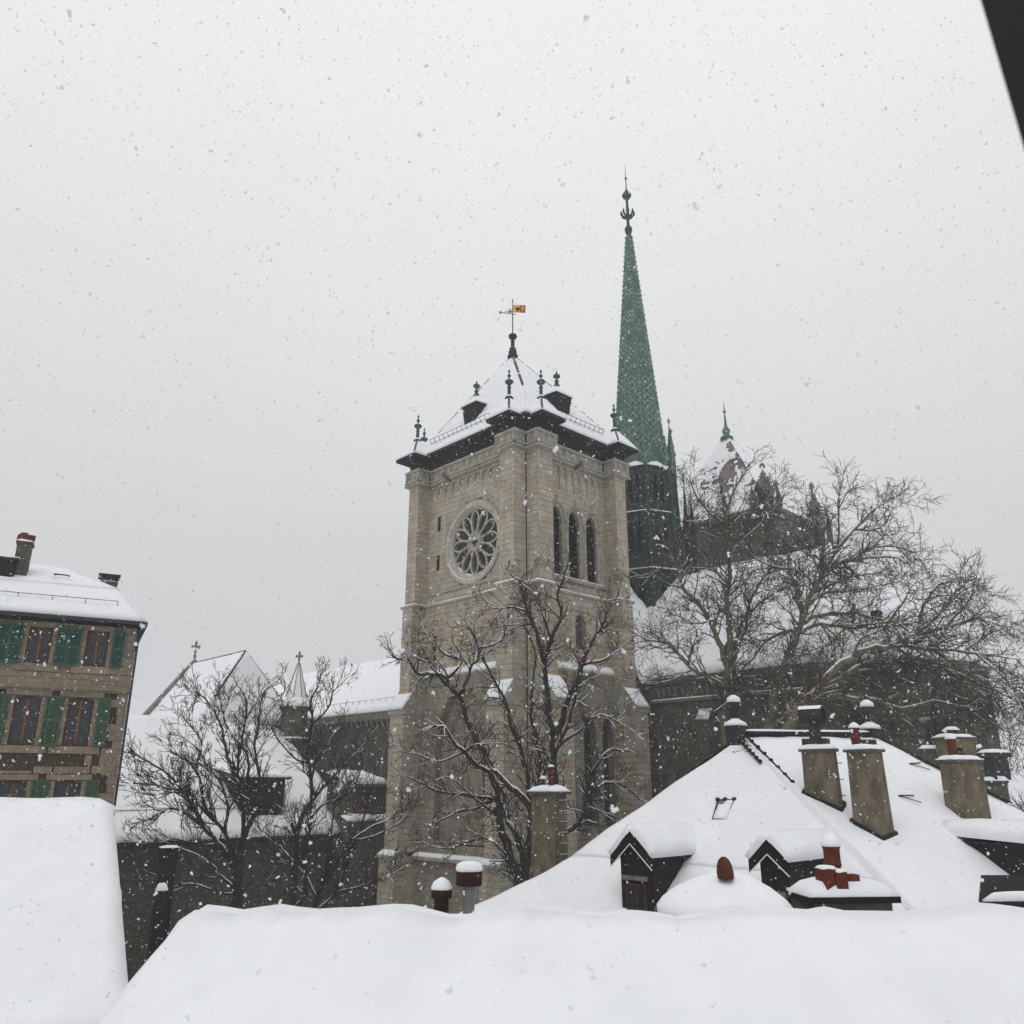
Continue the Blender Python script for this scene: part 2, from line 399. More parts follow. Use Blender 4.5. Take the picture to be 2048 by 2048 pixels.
def ledge_snow(z, d, pr, th, parent, wid=.2):
    b = MB(); a = ring_pts(d, pr); c = ring_pts(d-wid, pr); n = len(a)
    def sub(pts):
        o = []
        for i in range(len(pts)-1):
            (x0, y0), (x1, y1) = pts[i], pts[i+1]
            for k in range(6): o.append((x0+(x1-x0)*k/6, y0+(y1-y0)*k/6))
        o.append(pts[-1]); return o
    a, c = sub(a), sub(c); n = len(a); h = [th*(.75+.7*nse((x, y, z), .9)) for x, y in a]
    mid = [((p[0]*.75+q[0]*.25), (p[1]*.75+q[1]*.25)) for p, q in zip(a, c)]
    b.v += [(x, y, z-.01) for x, y in a] + [(x, y, z+h[i]*.8) for i, (x, y) in enumerate(mid)] + [(x, y, z+h[i]) for i, (x, y) in enumerate(c)]
    for k in range(2):
        for i in range(n-1): b.f.append((k*n+i, k*n+i+1, (k+1)*n+i+1, (k+1)*n+i))
    tw.part('snow', b, 'snow', parent, True)
ledge_snow(ZS+.12, .25, PR+.02, .13, st); ledge_snow(ZL+.12, .30, PR+.05, .05, lg)
b = MB(); b.b2(-.1, .0, PW+.02, TY-1.22, 27.62, 27.8); tw.part('sill_band', b, 'ashlar_trim')
b = MB(); b.b2(PW+.02, TX-1.27, -.26, .0, 27.62, 27.86); sb = tw.part('sill_band', b, 'ashlar_trim')
b = MB(); snow_patch(b, (PW+.05,-.27,27.86), (TX-1.3,-.27,27.86), (TX-1.3,.05,27.9), (PW+.05,.05,27.9), .07, .2, soft=.1); tw.part('snow', b, 'snow', sb, True)
# set-offs above the lower stage
for nm, pts in (('x', ((-.5,1.62),(-.5,TY-1.22),(-.08,TY-1.22),(-.08,1.62))), ('y', ((PW+.02,-.5),(TX-1.27,-.5),(TX-1.27,-.08),(PW+.02,-.08)))):
    b = MB(); zz = (21.45, 21.45, 22.0, 22.0); b.extr([(p[0], p[1], z) for p, z in zip(pts, zz)], (0,0,-.14)); so_ = tw.part('set_off', b, 'ashlar_trim')
    b = MB(); snow_patch(b, *[(p[0], p[1], z) for p, z in zip(pts, zz)], .12, .25, soft=.12); tw.part('snow', b, 'snow', so_, True)
for ax, a0, a1, pr in BUT:                             # sloping buttress heads
    b = MB(); q = lambda o, t, z: (-o, t, z) if ax == 'x' else (t, -o, z)
    inn, top = .3, 21.9
    b.hexa([q(pr+.15,a0-.1,18.85), q(pr+.15,a1+.1,18.85), q(inn,a1+.1,18.85), q(inn,a0-.1,18.85), q(pr+.15,a0-.1,19.2), q(pr+.15,a1+.1,19.2), q(inn,a1+.1,top), q(inn,a0-.1,top)])
    hd = tw.part('buttress_head', b, 'ashlar_trim')
    b = MB(); snow_patch(b, q(pr+.2,a0-.05,19.2), q(pr+.2,a1+.05,19.2), q(PR+.2,a1+.05,19.2+(21.9-19.2)*(pr-PR-.05)/(pr-.15)), q(PR+.2,a0-.05,19.2+(21.9-19.2)*(pr-PR-.05)/(pr-.15)), .12, .22, soft=.15); tw.part('snow', b, 'snow', hd, True)
    b = MB(); b.hexa([q(pr+.5,a0-.15,9.4), q(pr+.5,a1+.15,9.4), q(pr-.1,a1+.15,9.4), q(pr-.1,a0-.15,9.4), q(pr+.5,a0-.15,9.55), q(pr+.5,a1+.15,9.55), q(pr-.1,a1+.15,9.85), q(pr-.1,a0-.15,9.85)])
    hd = tw.part('plinth_ledge', b, 'ashlar_trim')
    b = MB(); snow_patch(b, q(pr+.5,a0-.15,9.55), q(pr+.5,a1+.15,9.55), q(pr,a1+.15,9.85), q(pr,a0-.15,9.85), .12, .2, soft=.1); tw.part('snow', b, 'snow', hd, True)
for ax, a0, a1 in (('x', 1.85, TY-1.6), ('y', 1.7, TX-1.4)):
    b = MB(); q = lambda o, t, z: (-o, t, z) if ax == 'x' else (t, -o, z)
    b.hexa([q(.85,a0,9.3), q(.85,a1,9.3), q(.4,a1,9.3), q(.4,a0,9.3), q(.85,a0,9.5), q(.85,a1,9.5), q(.4,a1,9.75), q(.4,a0,9.75)]); hd = tw.part('plinth_ledge', b, 'ashlar_trim')
    b = MB(); snow_patch(b, q(.86,a0,9.5), q(.86,a1,9.5), q(.45,a1,9.72), q(.45,a0,9.72), .1, .2, soft=.1); tw.part('snow', b, 'snow', hd, True)
# downpipe in the corner between the pilasters
b = MB(); b.tube([(-.06,-.06,36.3), (-.06,-.06,10)], .035, 8); tw.part('downpipe', b, 'iron')
# --- rose window
rose = MB(); C0 = (ROSE[0], ROSE[1])
def rp(rr, th, x): return (x, C0[0]+rr*cos(th), C0[1]+rr*sin(th))
b = MB(); n = 64
b.loft([[rp(2.45, 2*pi*i/n, .45) for i in range(n)], [rp(2.47, 2*pi*i/n, .12) for i in range(n)], [rp(2.62, 2*pi*i/n, .0) for i in range(n)], [rp(2.7, 2*pi*i/n, -.05) for i in range(n)]], False)
rw = tw.part('rose_window', b, 'ashlar_pale', smooth=True)
nv = 36                                                # voussoirs round the opening
for k in range(nv):
    a0, a1 = 2*pi*k/nv+.006, 2*pi*(k+1)/nv-.006
    b = MB(); pr = -.085-random.uniform(0, .015)
    b.hexa([rp(2.68,a0,.05), rp(2.68,a1,.05), rp(3.1,a1,.05), rp(3.1,a0,.05), rp(2.68,a0,pr), rp(2.68,a1,pr), rp(3.1,a1,pr), rp(3.1,a0,pr)])
    tw.part('voussoir', b, 'ashlar_pale', rw)
b = MB(); b.tube([rp(3.14, 2*pi*i/n, -.08) for i in range(n+1)], .055, 6); tw.part('hood_mould', b, 'ashlar_trim', rw)
b = MB(); b.poly([rp(2.46, 2*pi*i/n, .34) for i in range(n)]); tw.part('glass', b, 'lead_glass', rw)
for k in range(12):
    th = 2*pi*(k+.5)/12; b = MB()
    b.tube([rp(.62, th, .16), rp(1.45, th, .16)], .085, 6)
    for sg in (-1, 1):
        arc = [(1.40, .2), (1.58, 1.0), (1.78, 2.2), (1.98, 4.2), (2.16, 7.0), (2.3, 10.2), (2.4, 13.2), (2.45, 15)]
        b.tube([rp(rr, th+sg*radians(dg), .16) for rr, dg in arc], [.08, .078, .075, .072, .07, .07, .065, .06], 6)
    tw.part('tracery_bar', b, 'ashlar_pale', rw, True)
    b = MB()
    for sg in (-1, 1):
        b.tube([rp(rr, th+sg*radians(dg), .28) for rr, dg in [(.7,4.5), (1.4,2.9), (1.66,4.0), (1.9,5.9), (2.1,9.0), (2.26,13.0), (2.3,15)]], .03, 4)
    tw.part('tracery_cusp', b, 'ashlar_trim', rw)
b = MB()
for rr, x, tk in ((.66, .16, .1), (.86, .2, .05)): b.tube([rp(rr, 2*pi*i/32, x) for i in range(33)], tk, 6)
hub = tw.part('hub', b, 'ashlar_trim', rw, True)
b = MB(); n = 64
qf = lambda t: .14+.24*abs(cos(2*t))**.6
for x in (.13,):
    o_ = [rp(.66, 2*pi*i/n, x) for i in range(n)]; i_ = [rp(qf(2*pi*i/n), 2*pi*i/n, x) for i in range(n)]; j_ = [rp(qf(2*pi*i/n), 2*pi*i/n, x+.18) for i in range(n)]
    b.loft([o_, i_, j_], False)
tw.part('quatrefoil', b, 'ashlar_trim', hub)
b = MB(); pts = [radians(q) for q in range(205, 336, 5)]
outer = [rp(2.92, t, -.11) for t in pts]; mid_ = [rp(2.72, t, -.02) for t in pts]; inn = [rp(2.40+.08*nse((t,0,0),2), t, .3) for t in pts]
for i in range(len(pts)-1): b.add([outer[i], outer[i+1], mid_[i+1], mid_[i]], [(0,1,2,3)]); b.add([mid_[i], mid_[i+1], inn[i+1], inn[i]], [(0,1,2,3)])
b2 = MB()
for i, p in enumerate(b.v):
    b2.v.append((p[0], p[1], p[2]+.07))
b2.f = b.f; tw.part('snow', b2, 'snow', rw, True)
# --- slit windows
for z0, z1 in ((32.6,33.5), (29.5,30.4)):
    b = MB(); b.b2(.12, .16, 9.3, 9.72, z0, z1); tw.part('slit_window', b, 'void')
# --- belfry lancets
for (a, c_) in LANC:
    cx, hw = (a+c_)/2, (c_-a)/2
    def outline(o, y): 
        zz = [LZ0, 29, 30, 31, LSP] + [LSP+(LAP+o*1.3-LSP)*t for t in (.2,.4,.6,.75,.88,.96)]
        l = [(cx-(arch_half(z, hw, LSP, LAP+o*1.3)+o), y, z) for z in zz]; r_ = [(cx+(arch_half(z, hw, LSP, LAP+o*1.3)+o), y, z) for z in reversed(zz)]
        return l + [(cx, y, LAP+o*1.5)] + r_
    b = MB(); o1, o2, o3, o4 = outline(0,.4), outline(.02,.1), outline(.14,.0), outline(.19,-.07)
    b.loft([o1, o2, o3, o4], False); lw = tw.part('lancet_window', b, 'ashlar_trim')
    b = MB(); b.tube(outline(.24, -.05), .07, 6); tw.part('hood_mould', b, 'ashlar_trim', lw)
    b = MB(); b.poly(outline(.0, .55)); tw.part('dark_opening', b, 'void', lw)
    for k in range(13):
        z = LZ0+.2+k*.36; hh = arch_half(z, hw, LSP, LAP)
        if hh < .15: continue
        b = MB(); b.hexa([(cx-hh,.22,z), (cx+hh,.22,z), (cx+hh,.5,z+.16), (cx-hh,.5,z+.16), (cx-hh,.22,z+.03), (cx+hh,.22,z+.03), (cx+hh,.5,z+.19), (cx-hh,.5,z+.19)]); tw.part('louvre', b, 'timber_dark', lw)
    b = MB(); b.lathe([(.05,-.1), (.14,.1), (.05,.25), (.1,.4), (.02,.55)], 6, (cx,-.06,LAP+.45)); tw.part('finial', b, 'ashlar_trim', lw)
for x in (2.17, 4.0, 5.9, 7.74):
    b = MB(); b.lathe([(.17,0), (.17,.12), (.1,.2), (.095,1.9), (.13,1.95), (.095,2.02), (.09,3.9), (.17,4.05), (.19,4.2)], 10, (x,-.09,27.9)); tw.part('colonnette', b, 'ashlar_trim', smooth=True)
# --- corbel table under the ledge, hanging shafts on the right face
for k in range(11):
    y = PW+.45+k*.86
    if y > TY-1.4: break
    b = MB(); b.hexa([(-.03,y-.08,35.35), (.03,y-.08,35.35), (.03,y+.08,35.35), (-.03,y+.08,35.35), (-.26,y-.17,35.8), (.03,y-.17,35.8), (.03,y+.17,35.8), (-.26,y+.17,35.8)])
    cb = tw.part('corbel', b, 'ashlar_trim')
    b = MB(); b.tube([(-.1,y+.43-.43*cos(t),35.8+.4*sin(t)**.8) for t in [pi*i/10 for i in range(11)]], .085, 5); tw.part('arch', b, 'ashlar_trim', cb)
for k in range(9):
    x = PW+.35+k*.75
    if x > TX-1.35: break
    b = MB(); b.hexa([(x-.08,-.03,35.2), (x+.08,-.03,35.2), (x+.08,.03,35.2), (x-.08,.03,35.2), (x-.17,-.26,35.8), (x+.17,-.26,35.8), (x+.17,.03,35.8), (x-.17,.03,35.8)])
    cb = tw.part('corbel', b, 'ashlar_trim')
    b = MB(); b.tube([(x+.375-.375*cos(t),-.1,35.8+.36*sin(t)**.8) for t in [pi*i/10 for i in range(11)]], .085, 5)
    b.lathe([(.03,0), (.08,.1), (.055,.2), (.055,1.15), (.1,1.25)], 6, (x,-.06,33.95 if k%2 else 34.3)); tw.part('hanging_shaft', b, 'ashlar_trim', cb)
# --- parapet with tracery
def par_seg(p0, p1, nrm, z0=ZL+.25, z1=ZT):
    p0, p1, nrm = V((*p0,0)), V((*p1,0)), V((*nrm,0)); u = (p1-p0); ln = u.length; u.normalize()
    q = lambda s, o, z: p0+u*s-nrm*o+V((0,0,z))
    b = MB()
    for za, zb, o in ((z0-.02, z0+.16, 0), (z1-.2, z1, -.03)): b.hexa([q(0,.22,za), q(ln,.22,za), q(ln,o,za), q(0,o,za), q(0,.22,zb), q(ln,.22,zb), q(ln,o,zb), q(0,o,zb)])
    b.hexa([q(0,.22,z0+.1), q(ln,.22,z0+.1), q(ln,.07,z0+.1), q(0,.07,z0+.1), q(0,.22,z1-.1), q(ln,.22,z1-.1), q(ln,.07,z1-.1), q(0,.07,z1-.1)])
    pn = tw.part('parapet', b, 'ashlar_trim')
    nb = max(1, round(ln/.75)); wv = ln/nb
    for k in range(nb):
        s = (k+.5)*wv; zc = (z0+z1)/2; b = MB(); rr = min(wv, z1-z0)*.46
        for sg in (-1, 1):
            b.tube([q(s-wv/2+wv*t, .04, zc+sg*(zc-z0-.1)*cos(pi*t)) for t in [i/8 for i in range(9)]], .045, 4)
        tw.part('tracery', b, 'ashlar_trim', pn)
d = .28; pts = ring_pts(d, PR+.02)
nrms = [(0,1), (-1,0), (0,-1), (-1,0), (0,1), (-1,0), (0,-1), (-1,0), (0,-1), (1,0), (0,-1), (-1,0), (0,-1), (1,0)]
for i in range(len(pts)-1): par_seg(pts[i], pts[i+1], nrms[i])
for sx, sy, kx in ((-.35, 8.2, 'x'), (5.0, -.35, 'y')):  # gargoyles on the ledge
    b = MB(); dx, dy = (-1, 0) if kx == 'x' else (0, -1)
    b.tube([(sx-dx*.3, sy-dy*.3, 36.4), (sx+dx*.2, sy+dy*.2, 36.5), (sx+dx*.42, sy+dy*.42, 36.62), (sx+dx*.6, sy+dy*.6, 36.52)], [.14,.17,.13,.06], 7); b.lathe([(.05,-.1), (.17,.05), (.12,.2), (.03,.25)], 7, (sx+dx*.42, sy+dy*.42, 36.62)); gg = tw.part('gargoyle', b, 'old_trim', smooth=True)
# --- roof: dark timber eaves, snowy slopes
EZ = 38.85
b = MB(); b.b2(-.1, TX+.1, -.1, TY+.1, ZT-.9, EZ-.05)
for ax, a0, a1 in (('x', 0, PW), ('x', TY-1.2, TY), ('y', 0, PW), ('y', TX-1.25, TX)):
    if ax == 'x': b.b2(-1.15, 0, a0-.02, a1+.02, ZT-.9, EZ-.2)
    else: b.b2(a0-.02, a1+.02, -1.15, 0, ZT-.9, EZ-.2)
tw.part('eaves_frieze', b, 'timber_dark')
rf = MB(); ov = .95; cx0, cy0 = 4.65, 6.2
def rect(dx, z): return [(-dx,-dx,z), (TX+dx,-dx,z), (TX+dx,TY+dx,z), (-dx,TY+dx,z)]
R0, R1_, R2_ = rect(ov, EZ), rect(-.9, EZ+2.5), [(cx0-.06,cy0-.06,48), (cx0+.06,cy0-.06,48), (cx0+.06,cy0+.06,48), (cx0-.06,cy0+.06,48)]
rf.loft([rect(ov, EZ-.22), R0, R1_, R2_]); roof = tw.part('roof', rf, 'slate')
for i, j in ((0,1), (3,0), (1,2), (2,3)):
    b = MB(); snow_patch(b, R0[i], R0[j], R1_[j], R1_[i], .16, .3, (0,0,1,0), .25); snow_patch(b, R1_[i], R1_[j], R2_[j], R2_[i], .14, .35, (0,0,0,0), .3, .3)
    tw.part('snow', b, 'snow', roof, True)
def rooflet(ax, c, hw, tip, z=EZ-.1):
    q = lambda o, t, zz: (-o, t, zz) if ax == 'x' else (t, -o, zz)
    fr, bk, az = 2.1, -1.6, 40.45
    b = MB(); A, B_, C_, D_ = q(fr,c-hw,z), q(fr,c+hw,z), q(bk,c+hw,z), q(bk,c-hw,z); E_, F_ = q(tip,c,az), q(bk,c,az)
    dn = V((0,0,-.24)); b.add([A,B_,C_,D_,E_,F_]+[tuple(V(k)+dn) for k in (A,B_,C_,D_)], [(0,1,4), (1,2,5,4), (3,0,4,5), (0,1,7,6), (1,2,8,7), (3,0,6,9), (6,7,8,9)])
    rl = tw.part('corner_roof', b, 'timber_dark')
    b = MB(); m4 = lambda p, k: tuple(V(p)*(1-k)+V(E_)*k)
    snow_patch(b, A, B_, m4(B_,.97), m4(A,.97), .12, .2, (1,1,1,0), .2); snow_patch(b, D_, A, m4(A,.97), F_, .12, .25, (0,0,1,0), .2); snow_patch(b, B_, C_, F_, m4(B_,.97), .12, .25, (0,0,1,0), .2)
    tw.part('snow', b, 'snow', rl, True)
    for k in range(7):                                 # ridge cap tiles on the outward hip
        t = .08+k*.12; p = V(A if True else B_)*(1-t)+V(E_)*t
        b = MB(); b.lathe([(.09,.02), (.1,.12), (.05,.2)], 5, tuple(p)); tw.part('hip_tile', b, 'tile_brown', rl)
    b = MB(); cc = E_; b.lathe([(.3,-.25), (.32,-.02), (.2,.12), (.14,.2)], 8, cc); bs = tw.part('finial_base', b, 'slate', rl)
    b = MB(); b.lathe([(.13,.1), (.12,.75), (.17,.8), (.12,.86), (.1,1.0), (.28,1.16), (.33,1.27), (.26,1.36), (.09,1.46), (.06,1.62), (.12,1.68), (.15,1.76), (.06,1.86), (.04,2.0), (.09,2.06), (.08,2.13), (.02,2.25)], 10, cc); tw.part('finial', b, 'copper_fin', rl, True)
    b = MB(); b.lathe([(.25,1.36), (.17,1.44), (.05,1.48)], 8, cc); b.lathe([(.29,.02), (.18,.16), (.12,.22)], 8, cc); tw.part('snow_dab', b, 'snow', rl, True)
for ax, c, tip in (('x', .72, .95), ('y', .72, .85), ('x', 11.45, .95), ('y', 8.95, .85)): rooflet(ax, c, 1.2, tip)
def rooflet_far(c):                                    # the far left corner's other finial
    b = MB(); b.lathe([(.13,.0), (.12,.75), (.1,1.0), (.28,1.16), (.33,1.27), (.26,1.36), (.09,1.46), (.06,1.62), (.15,1.76), (.04,2.0), (.08,2.13), (.02,2.25)], 10, c); tw.part('finial', b, 'copper_fin', roof, True)
rooflet_far((.7, 12.75, 40.2))
# roof dormers
for ax, c in (('x', 6.5), ('y', 4.35)):
    q = lambda o, t, z: (o, t, z) if ax == 'x' else (t, o, z)
    b = MB(); fo = .22; b.hexa([q(fo+.1,c-.6,40.7), q(fo+.1,c+.6,40.7), q(2.6,c+.6,40.7), q(2.6,c-.6,40.7), q(fo,c-.85,42.35), q(fo,c+.85,42.35), q(2.9,c+.85,42.35), q(2.9,c-.85,42.35)])
    dm = tw.part('roof_dormer', b, 'timber_dark')
    b = MB(); A, B_, C_, D_ = q(fo-.1,c-.95,42.3), q(fo-.1,c+.95,42.3), q(3.2,c+.95,42.5), q(3.2,c-.95,42.5); E_, F_ = q(fo+.75,c,43.3), q(3.2,c,43.6)
    snow_patch(b, A, B_, tuple(V(B_)*.04+V(E_)*.96), tuple(V(A)*.04+V(E_)*.96), .1, .2, (1,1,1,0), .2); snow_patch(b, D_, A, E_, F_, .1, .25, (0,0,1,0), .2); snow_patch(b, B_, C_, F_, E_, .1, .25, (0,0,1,0), .2)
    tw.part('snow', b, 'snow', dm, True)
    b = MB(); b.lathe([(.22,-.1), (.24,.1), (.16,.14), (.15,.4), (.2,.44), (.09,.5), (.08,.62), (.24,.74), (.3,.86), (.22,.98), (.07,1.08), (.06,1.2), (.02,1.35)], 10, E_); tw.part('finial', b, 'copper_fin', dm, True)
# snow guards along the eaves, tiles on the hips
def guard(part_t, p0, p1, up, n, parent, hgt=.32, rails=(0,1), m='iron', rad=.02):
    b = MB(); p0, p1, up = V(p0), V(p1), V(up)
    for k in rails: b.tube([p0+up*hgt*k, p1+up*hgt*k], rad, 4)
    for k in range(n+1): a = p0.lerp(p1, k/n); b.tube([a-up*hgt*.6, a+up*hgt], rad, 4)
    part_t.part('snow_guard', b, m, parent)
guard(tw, (-.5, 3.2, 39.92), (-.5, 10.2, 39.92), (-.5,0,.85), 13, roof); guard(tw, (2.6, -.5, 39.92), (7.9, -.5, 39.92), (0,-.5,.85), 10, roof)
for (A, B_, n_, lo) in ((R1_[0], R2_[0], 34, .22), (R1_[1], R2_[1], 40, .0), (R1_[3], R2_[3], 40, .0), (R0[1], R1_[1], 8, .2)):
    for k in range(n_):
        t = (k+.5)/n_
        if t < lo or random.random() < .18: continue
        p = V(A).lerp(V(B_), t); b = MB(); b.lathe([(.1,.02), (.13,.13), (.1,.2), (.03,.23)], 5, tuple(p)); tw.part('hip_tile', b, 'tile_brown', roof)
# top finial with weather vane
ax_ = (cx0, cy0, 47.9)
b = MB(); b.lathe([(.42,-.15), (.45,.25), (.34,.35), (.36,.65), (.25,.75), (.3,.9), (.18,1.0), (.15,1.55), (.2,1.6), (.13,1.68), (.12,1.8), (.3,1.9), (.38,2.07), (.3,2.24), (.1,2.34)], 12, ax_); fin = tw.part('top_finial', b, 'slate', smooth=True)
b = MB(); b.lathe([(.05,2.3), (.045,4.6), (.03,5.45), (.07,5.5), (.01,5.75)], 6, ax_); b.lathe([(.3,2.22),(.2,2.32),(.06,2.36)], 8, ax_); tw.part('rod', b, 'iron', fin)
vx = V((.723, -.691, 0))                                # the vane swings parallel to the picture
vz = V((0,0,1)); c0 = V(ax_)+vz*4.25; vd = (vx*.97+V((.2,.16,0))); vd.normalize(); vn = vd.cross(vz)
b = MB(); b.tube([c0-vd*.98, c0+vd*.3], .03, 4); b.tube([c0-vd*.75+vz*.02, c0+vz*.62], .022, 4)
b.extr([c0-vd*1.22-vz*.02, c0-vd*.98+vz*.17, c0-vd*1.02-vz*.0, c0-vd*.98-vz*.2], vn*.04); b.extr([c0-vd*.5+vz*.08, c0-vd*.1+vz*.42, c0-vd*.1+vz*.08], vn*.03); tw.part('vane_arrow', b, 'iron', fin)
def flag_poly(pts, o, th, nm, m, parent):
    b = MB(); b.extr([c0+vd*x+vz*(z+.12*x)-vn*o for x, z in pts], vn*th); return tw.part(nm, b, m, parent)
fl = flag_poly([(.05,.15), (.62,.15), (.62,.88), (.05,.88)], 0, .03, 'vane_flag', 'yellow', fin)
flag_poly([(.62,.15), (1.12,.15), (1.12,.88), (.62,.88)], 0, .03, 'vane_flag', 'red', fin)
b = MB()
eagle = [(.2,.22),(.34,.28),(.36,.4),(.24,.42),(.18,.55),(.28,.55),(.22,.7),(.36,.64),(.38,.74),(.46,.82),(.52,.72),(.5,.6),(.6,.66),(.6,.34),(.5,.38),(.52,.25),(.44,.2),(.42,.3),(.3,.2)]
key = [(.8,.24),(.86,.24),(.86,.5),(.98,.5),(.98,.78),(.74,.78),(.74,.68),(.86,.66),(.86,.6),(.8,.6),(.8,.44),(.72,.44),(.72,.38),(.8,.38)]
for o_, th_ in ((.012, .01), (-.032, -.01)):
    flag_poly(eagle, o_, th_, 'eagle_mark', 'black', fin); flag_poly(key, o_, th_, 'key_mark', 'yellow', fin)
# lower windows of the tower
def pointed(tt, parent_name, u0, u1, z0, sp, ap, plane, depth, face, glassm='lead_glass', trim='old_trim', mull=1):
    cx, hw = (u0+u1)/2, (u1-u0)/2
    q = (lambda u, o, z: (plane+o, u, z)) if face == 'x' else (lambda u, o, z: (u, plane+o, z))
    def ol(o, off):
        zz = [z0-o*.3] + [z0+(sp-z0)*k/4 for k in range(1,5)] + [sp+(ap-sp)*k for k in (.2,.4,.6,.8,.93)]
        return [q(cx-arch_half(z, hw, sp, ap)-o, off, z) for z in zz] + [q(cx, off, ap+o*1.2)] + [q(cx+arch_half(z, hw, sp, ap)+o, off, z) for z in reversed(zz)]
    b = MB(); b.loft([ol(0,depth), ol(.03,.05), ol(.2,-.04), ol(.26,.02)], False); pw = tt.part(parent_name, b, trim)
    b = MB(); b.poly(ol(.02, depth*.8)); tt.part('glass', b, glassm, pw)
    for k in range(mull):
        u = cx-hw+(k+1)*2*hw/(mull+1); b = MB(); b.tube([q(u,depth*.55,z0), q(u,depth*.55,sp)], .07, 6)
        for sg in (-1,1): b.tube([q(u,depth*.55,sp), q(u+sg*hw/(mull+1)*.5,depth*.55,sp+(ap-sp)*.35), q(u+sg*hw/(mull+1),depth*.55,sp+(ap-sp)*.5)], .06, 5)
        tt.part('mullion', b, trim, pw)
    return pw
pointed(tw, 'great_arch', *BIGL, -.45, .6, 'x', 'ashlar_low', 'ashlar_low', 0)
pointed(tw, 'traceried_window', 4.3, 7.6, 12.2, 16.0, 18.9, -.05, .3, 'x', 'lead_glass', 'old_trim', 2)
for a, c_ in ((2.6,3.9), (4.8,6.1), (6.7,7.9)): pointed(tw, 'lancet_window', a, c_, 11.5, 17.0, 18.4, -.45, .7, 'y', 'lead_glass', 'old_trim', 0)
pointed(tw, 'lancet_window', 4.6, 5.7, 23.2, 24.6, 25.4, -.12, .5, 'y', 'old_stone', 'ashlar_trim', 0)
b = MB(); b.b2(.1,.14, 9.25, 9.75, 23.4, 24.6); tw.part('slit_window', b, 'void')

# ================================================================== COPPER SPIRE on the crossing
SX, SY = 18.8, 4.2
sp = T('copper_spire', 'tall slender green copper spire with chevron seams on a dark louvred lantern', 'spire', (SX, SY, 0))
ZB, ZTOP = 40.6, 66.0
def oc(rr, z, n=8, ph=0.0): return [(SX+rr*cos(2*pi*i/n+ph), SY+rr*sin(2*pi*i/n+ph), z) for i in range(n)]
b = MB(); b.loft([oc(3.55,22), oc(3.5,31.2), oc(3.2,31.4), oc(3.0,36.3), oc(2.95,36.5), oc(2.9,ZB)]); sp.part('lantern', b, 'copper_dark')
for z, rr in ((31.1,3.75), (36.3,3.2), (ZB-.1,3.12)):
    b = MB(); b.loft([oc(rr-.25,z-.25), oc(rr,z-.1), oc(rr,z+.02), oc(rr-.3,z+.1)]); lg_ = sp.part('ledge', b, 'copper_dark')
    b = MB(); b.loft([oc(rr,z+.03), oc(rr-.05,z+.13), oc(rr-.22,z+.17), oc(rr-.4,z+.16)]); sp.part('snow', b, 'snow', lg_, True)
for i in range(8):                                      # lantern corner shafts and dark arched openings
    t = 2*pi*i/8; b = MB()
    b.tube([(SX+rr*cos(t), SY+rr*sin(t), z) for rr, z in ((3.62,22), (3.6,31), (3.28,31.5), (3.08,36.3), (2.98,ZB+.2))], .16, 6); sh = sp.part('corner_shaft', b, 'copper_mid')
    t2 = 2*pi*i/8+pi/8; ap = cos(pi/8)
    for z0, z1, rr in ((26.0,30.2,3.53), (32.0,35.6,3.1), (37.2,39.9,2.93)):
        hw = .62*rr/3; u = V((-sin(t2), cos(t2), 0)); c = V((SX+rr*ap*cos(t2), SY+rr*ap*sin(t2), 0)); nn = V((cos(t2), sin(t2), 0))
        for s_ in (-.5, .5):
            pl = []
            for z in [z0, z0+(z1-z0)*.5, z0+(z1-z0)*.75, z0+(z1-z0)*.9]: pl.append((arch_half(z, hw*.42, z0+(z1-z0)*.7, z1), z))
            ptsL = [c+u*(s_*hw*1.05-a)+V((0,0,z))+nn*.09 for a, z in pl]; ptsR = [c+u*(s_*hw*1.05+a)+V((0,0,z))+nn*.09 for a, z in reversed(pl)]
            b = MB(); b.tube(ptsL+[c+u*s_*hw*1.05+V((0,0,z1))+nn*.09]+ptsR, .055, 4); arch = sp.part('louvre_arch', b, 'copper_mid')
            b = MB(); b.poly([p-nn*.05 for p in ptsL]+[c+u*s_*hw*1.05+V((0,0,z1))+nn*.04]+[p-nn*.05 for p in ptsR]); sp.part('opening', b, 'void', arch)
rad = lambda z: 2.42+( .26-2.42)*(z-ZB)/(ZTOP-ZB)
b = MB(); b.loft([oc(rad(ZB),ZB), oc(rad(ZTOP),ZTOP)]); cone = sp.part('spire_cone', b, 'copper')
for i in range(8):
    t = 2*pi*i/8; pts = [(SX+(rad(z)+.02)*cos(t), SY+(rad(z)+.02)*sin(t), z) for z in (ZB, 53, ZTOP)]
    b = MB(); b.tube(pts, [.13,.1,.06], 6); rib = sp.part('rib', b, 'copper_seam', cone)
    b = MB()
    for k in range(46):
        z = ZB+.6+k*.55; b.box((SX+(rad(z)+.12)*cos(t), SY+(rad(z)+.12)*sin(t), z), (.12,.07,.1), t)
    sp.part('crocket', b, 'copper_seam', rib, kind='stuff')
rows = 42; stuff = MB(); snowm = MB()
